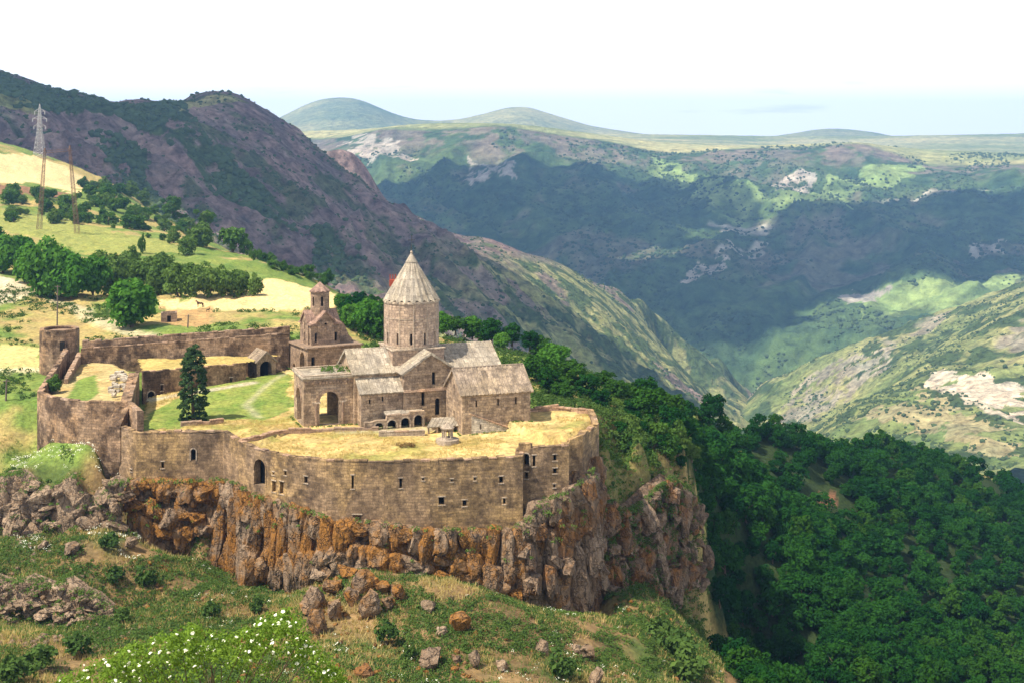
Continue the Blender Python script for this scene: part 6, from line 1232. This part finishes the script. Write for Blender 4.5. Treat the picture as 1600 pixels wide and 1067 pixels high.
def beast(name, label, cat, px, py, Lm, hm, face, mat, head=1.0):
    """standing animal, nose towards +x when face is 1"""
    q = NEAR.hit(px, py, 240, 500); g = empty(name, q, label, cat); k = hm
    J = [(0, 0, .72), (-.30, 0, .74), (.02, 0, .70), (.30, 0, .73), (.40, 0, .90), (.50, 0, 1.08), (.66, 0, .96)]  # pelvis mid, rump, belly, withers, neck, poll, muzzle
    R = [.15, .14, .15, .15, .10, .075, .05]; E = [(0, 1), (0, 2), (2, 3), (3, 4), (4, 5), (5, 6)]; Vv = list(J); Rr = list(R)
    for (bx, root, s) in ((.28, 3, 1), (.28, 3, -1), (-.30, 1, 1), (-.30, 1, -1)):
        st = .06 * s; j = len(Vv); dx = random.uniform(-.06, .06)
        if bx > 0: leg = [(bx + .02, .09 * s, .52), (bx + dx, .09 * s, .30), (bx + dx, .09 * s, .02)]
        else: leg = [(bx + .07, .09 * s, .50), (bx - .06 + dx, .09 * s, .32), (bx - .02 + dx, .09 * s, .02)]
        Vv += leg; Rr += [.085, .045, .038]; E += [(root, j), (j, j + 1), (j + 1, j + 2)]
    j = len(Vv); Vv += [(-.42, 0, .66), (-.46, 0, .36)]; Rr += [.03, .035]; E += [(1, j), (j, j + 1)]
    me = bpy.data.meshes.new('body'); me.from_pydata([(x * face * Lm, y * hm, z * hm) for x, y, z in Vv], E, []); o = bpy.data.objects.new('body', me); COL.objects.link(o); o.parent = g; me.materials.append(mat)
    sk = o.modifiers.new('skin', 'SKIN'); 
    for v, r_ in zip(me.skin_vertices[0].data, Rr): v.radius = (r_ * hm, r_ * hm)
    me.skin_vertices[0].data[0].use_root = True; o.modifiers.new('sub', 'SUBSURF').levels = 1
    for s in (-1, 1):
        bm = bmesh.new(); frustum(bm, Vector((.49 * face * Lm, .05 * s * hm, 1.12 * hm)), .03 * hm, .005, .11 * hm, 5); link_ = bmdone('ear', bm); link_.materials.append(mat); e_ = bpy.data.objects.new('ear', link_); COL.objects.link(e_); e_.parent = g
beast('horse', 'dark brown horse standing in the pale field behind the rear wall', 'horse', 313, 481, 1.9, 1.55, -1, HORSE); beast('foal', 'small dark foal to the right of the brown horse', 'foal', 325, 488, .8, .9, 1, HORSE)
# ruined hut by the round tree
q = NEAR.hit(263, 504, 240, 400); hu_ = empty('ruined_hut', q, 'small roofless stone hut beside the big round tree', 'hut'); q = q - UP * .5
HF = Frame(q.x - 1.6, q.y, q.z, 15); box_walls(HF, hu_, S_BELL, 0, 3.4, -3, 0, 0, 2.5, front=[rect(1.7, .5, .8, 1.4)], thick=.4); backing('door', hu_, HF.p(0, 0, 0), HF.u, 1.7, .5, .8, 1.4, .35)

# ================================================================== clouds that shade parts of the gorge
def cloud(target, rx, ry, zc, seed, rot=0.0):
    t = Vector(target); k = (zc - t.z) / SUN_DIR.z; c = t + SUN_DIR * k; b = bmesh.new(); bmesh.ops.create_icosphere(b, subdivisions=5, radius=1); V = np.array([v.co[:] for v in b.verts]); Fc = np.array([[v.index for v in f.verts] for f in b.faces]); b.free()
    n = fbm(V[:, 0] * 1.6 + seed * 7, V[:, 1] * 1.6 + V[:, 2] * .7, 5, seed, .6); n2 = fbm(V[:, 0] * 4 + seed, V[:, 1] * 4 + V[:, 2], 4, seed + 5)
    V = V * (.55 + .75 * n + .25 * n2)[:, None]; V[:, 2] = np.where(V[:, 2] < 0, V[:, 2] * .25, V[:, 2]); V = V * np.array([rx, ry, min(rx, ry) * .3]); cr2, sr2 = math.cos(rot), math.sin(rot)
    V = np.stack([V[:, 0] * cr2 - V[:, 1] * sr2, V[:, 0] * sr2 + V[:, 1] * cr2, V[:, 2]], 1) + np.array(c); o = link('cloud', npmesh('cloud', V, Fc, True), CLOUD); tag(o, kind='structure')
CLOUDS = [(at(270, 240, 1430), 400, 330, 1250, 1, .5), (at(60, 170, 1400), 420, 300, 1250, 2, 0.),
          (at(1470, 370, 3400), 720, 360, 1700, 3, .1), (at(780, 330, 3800), 700, 400, 1800, 5, .0), (at(1000, 470, 3100), 420, 260, 1700, 4, -.2)]
for a in CLOUDS: cloud(*a)

# ================================================================== air

bm = bmesh.new(); bmesh.ops.create_cube(bm, size=1.0)
me = bmdone('haze', bm); hm, hnt, ho = M('haze_air'); pv = hnt.nodes.new('ShaderNodeVolumePrincipled')
pv.inputs['Color'].default_value = (0.29, 0.56, 1.0, 1); pv.inputs['Density'].default_value = 0.00011; pv.inputs['Anisotropy'].default_value = 0.2
hnt.links.new(pv.outputs[0], ho.inputs['Volume'])
haze = link('haze', me, hm); haze.scale = (24000, 11600, 1000); haze.location = (0, 5200, 0)
haze.location.z = 450 - 500; haze.scale.z = 1000
haze.location.z = (400 + -540) / 2; haze.scale.z = 940; tag(haze, kind='stuff')
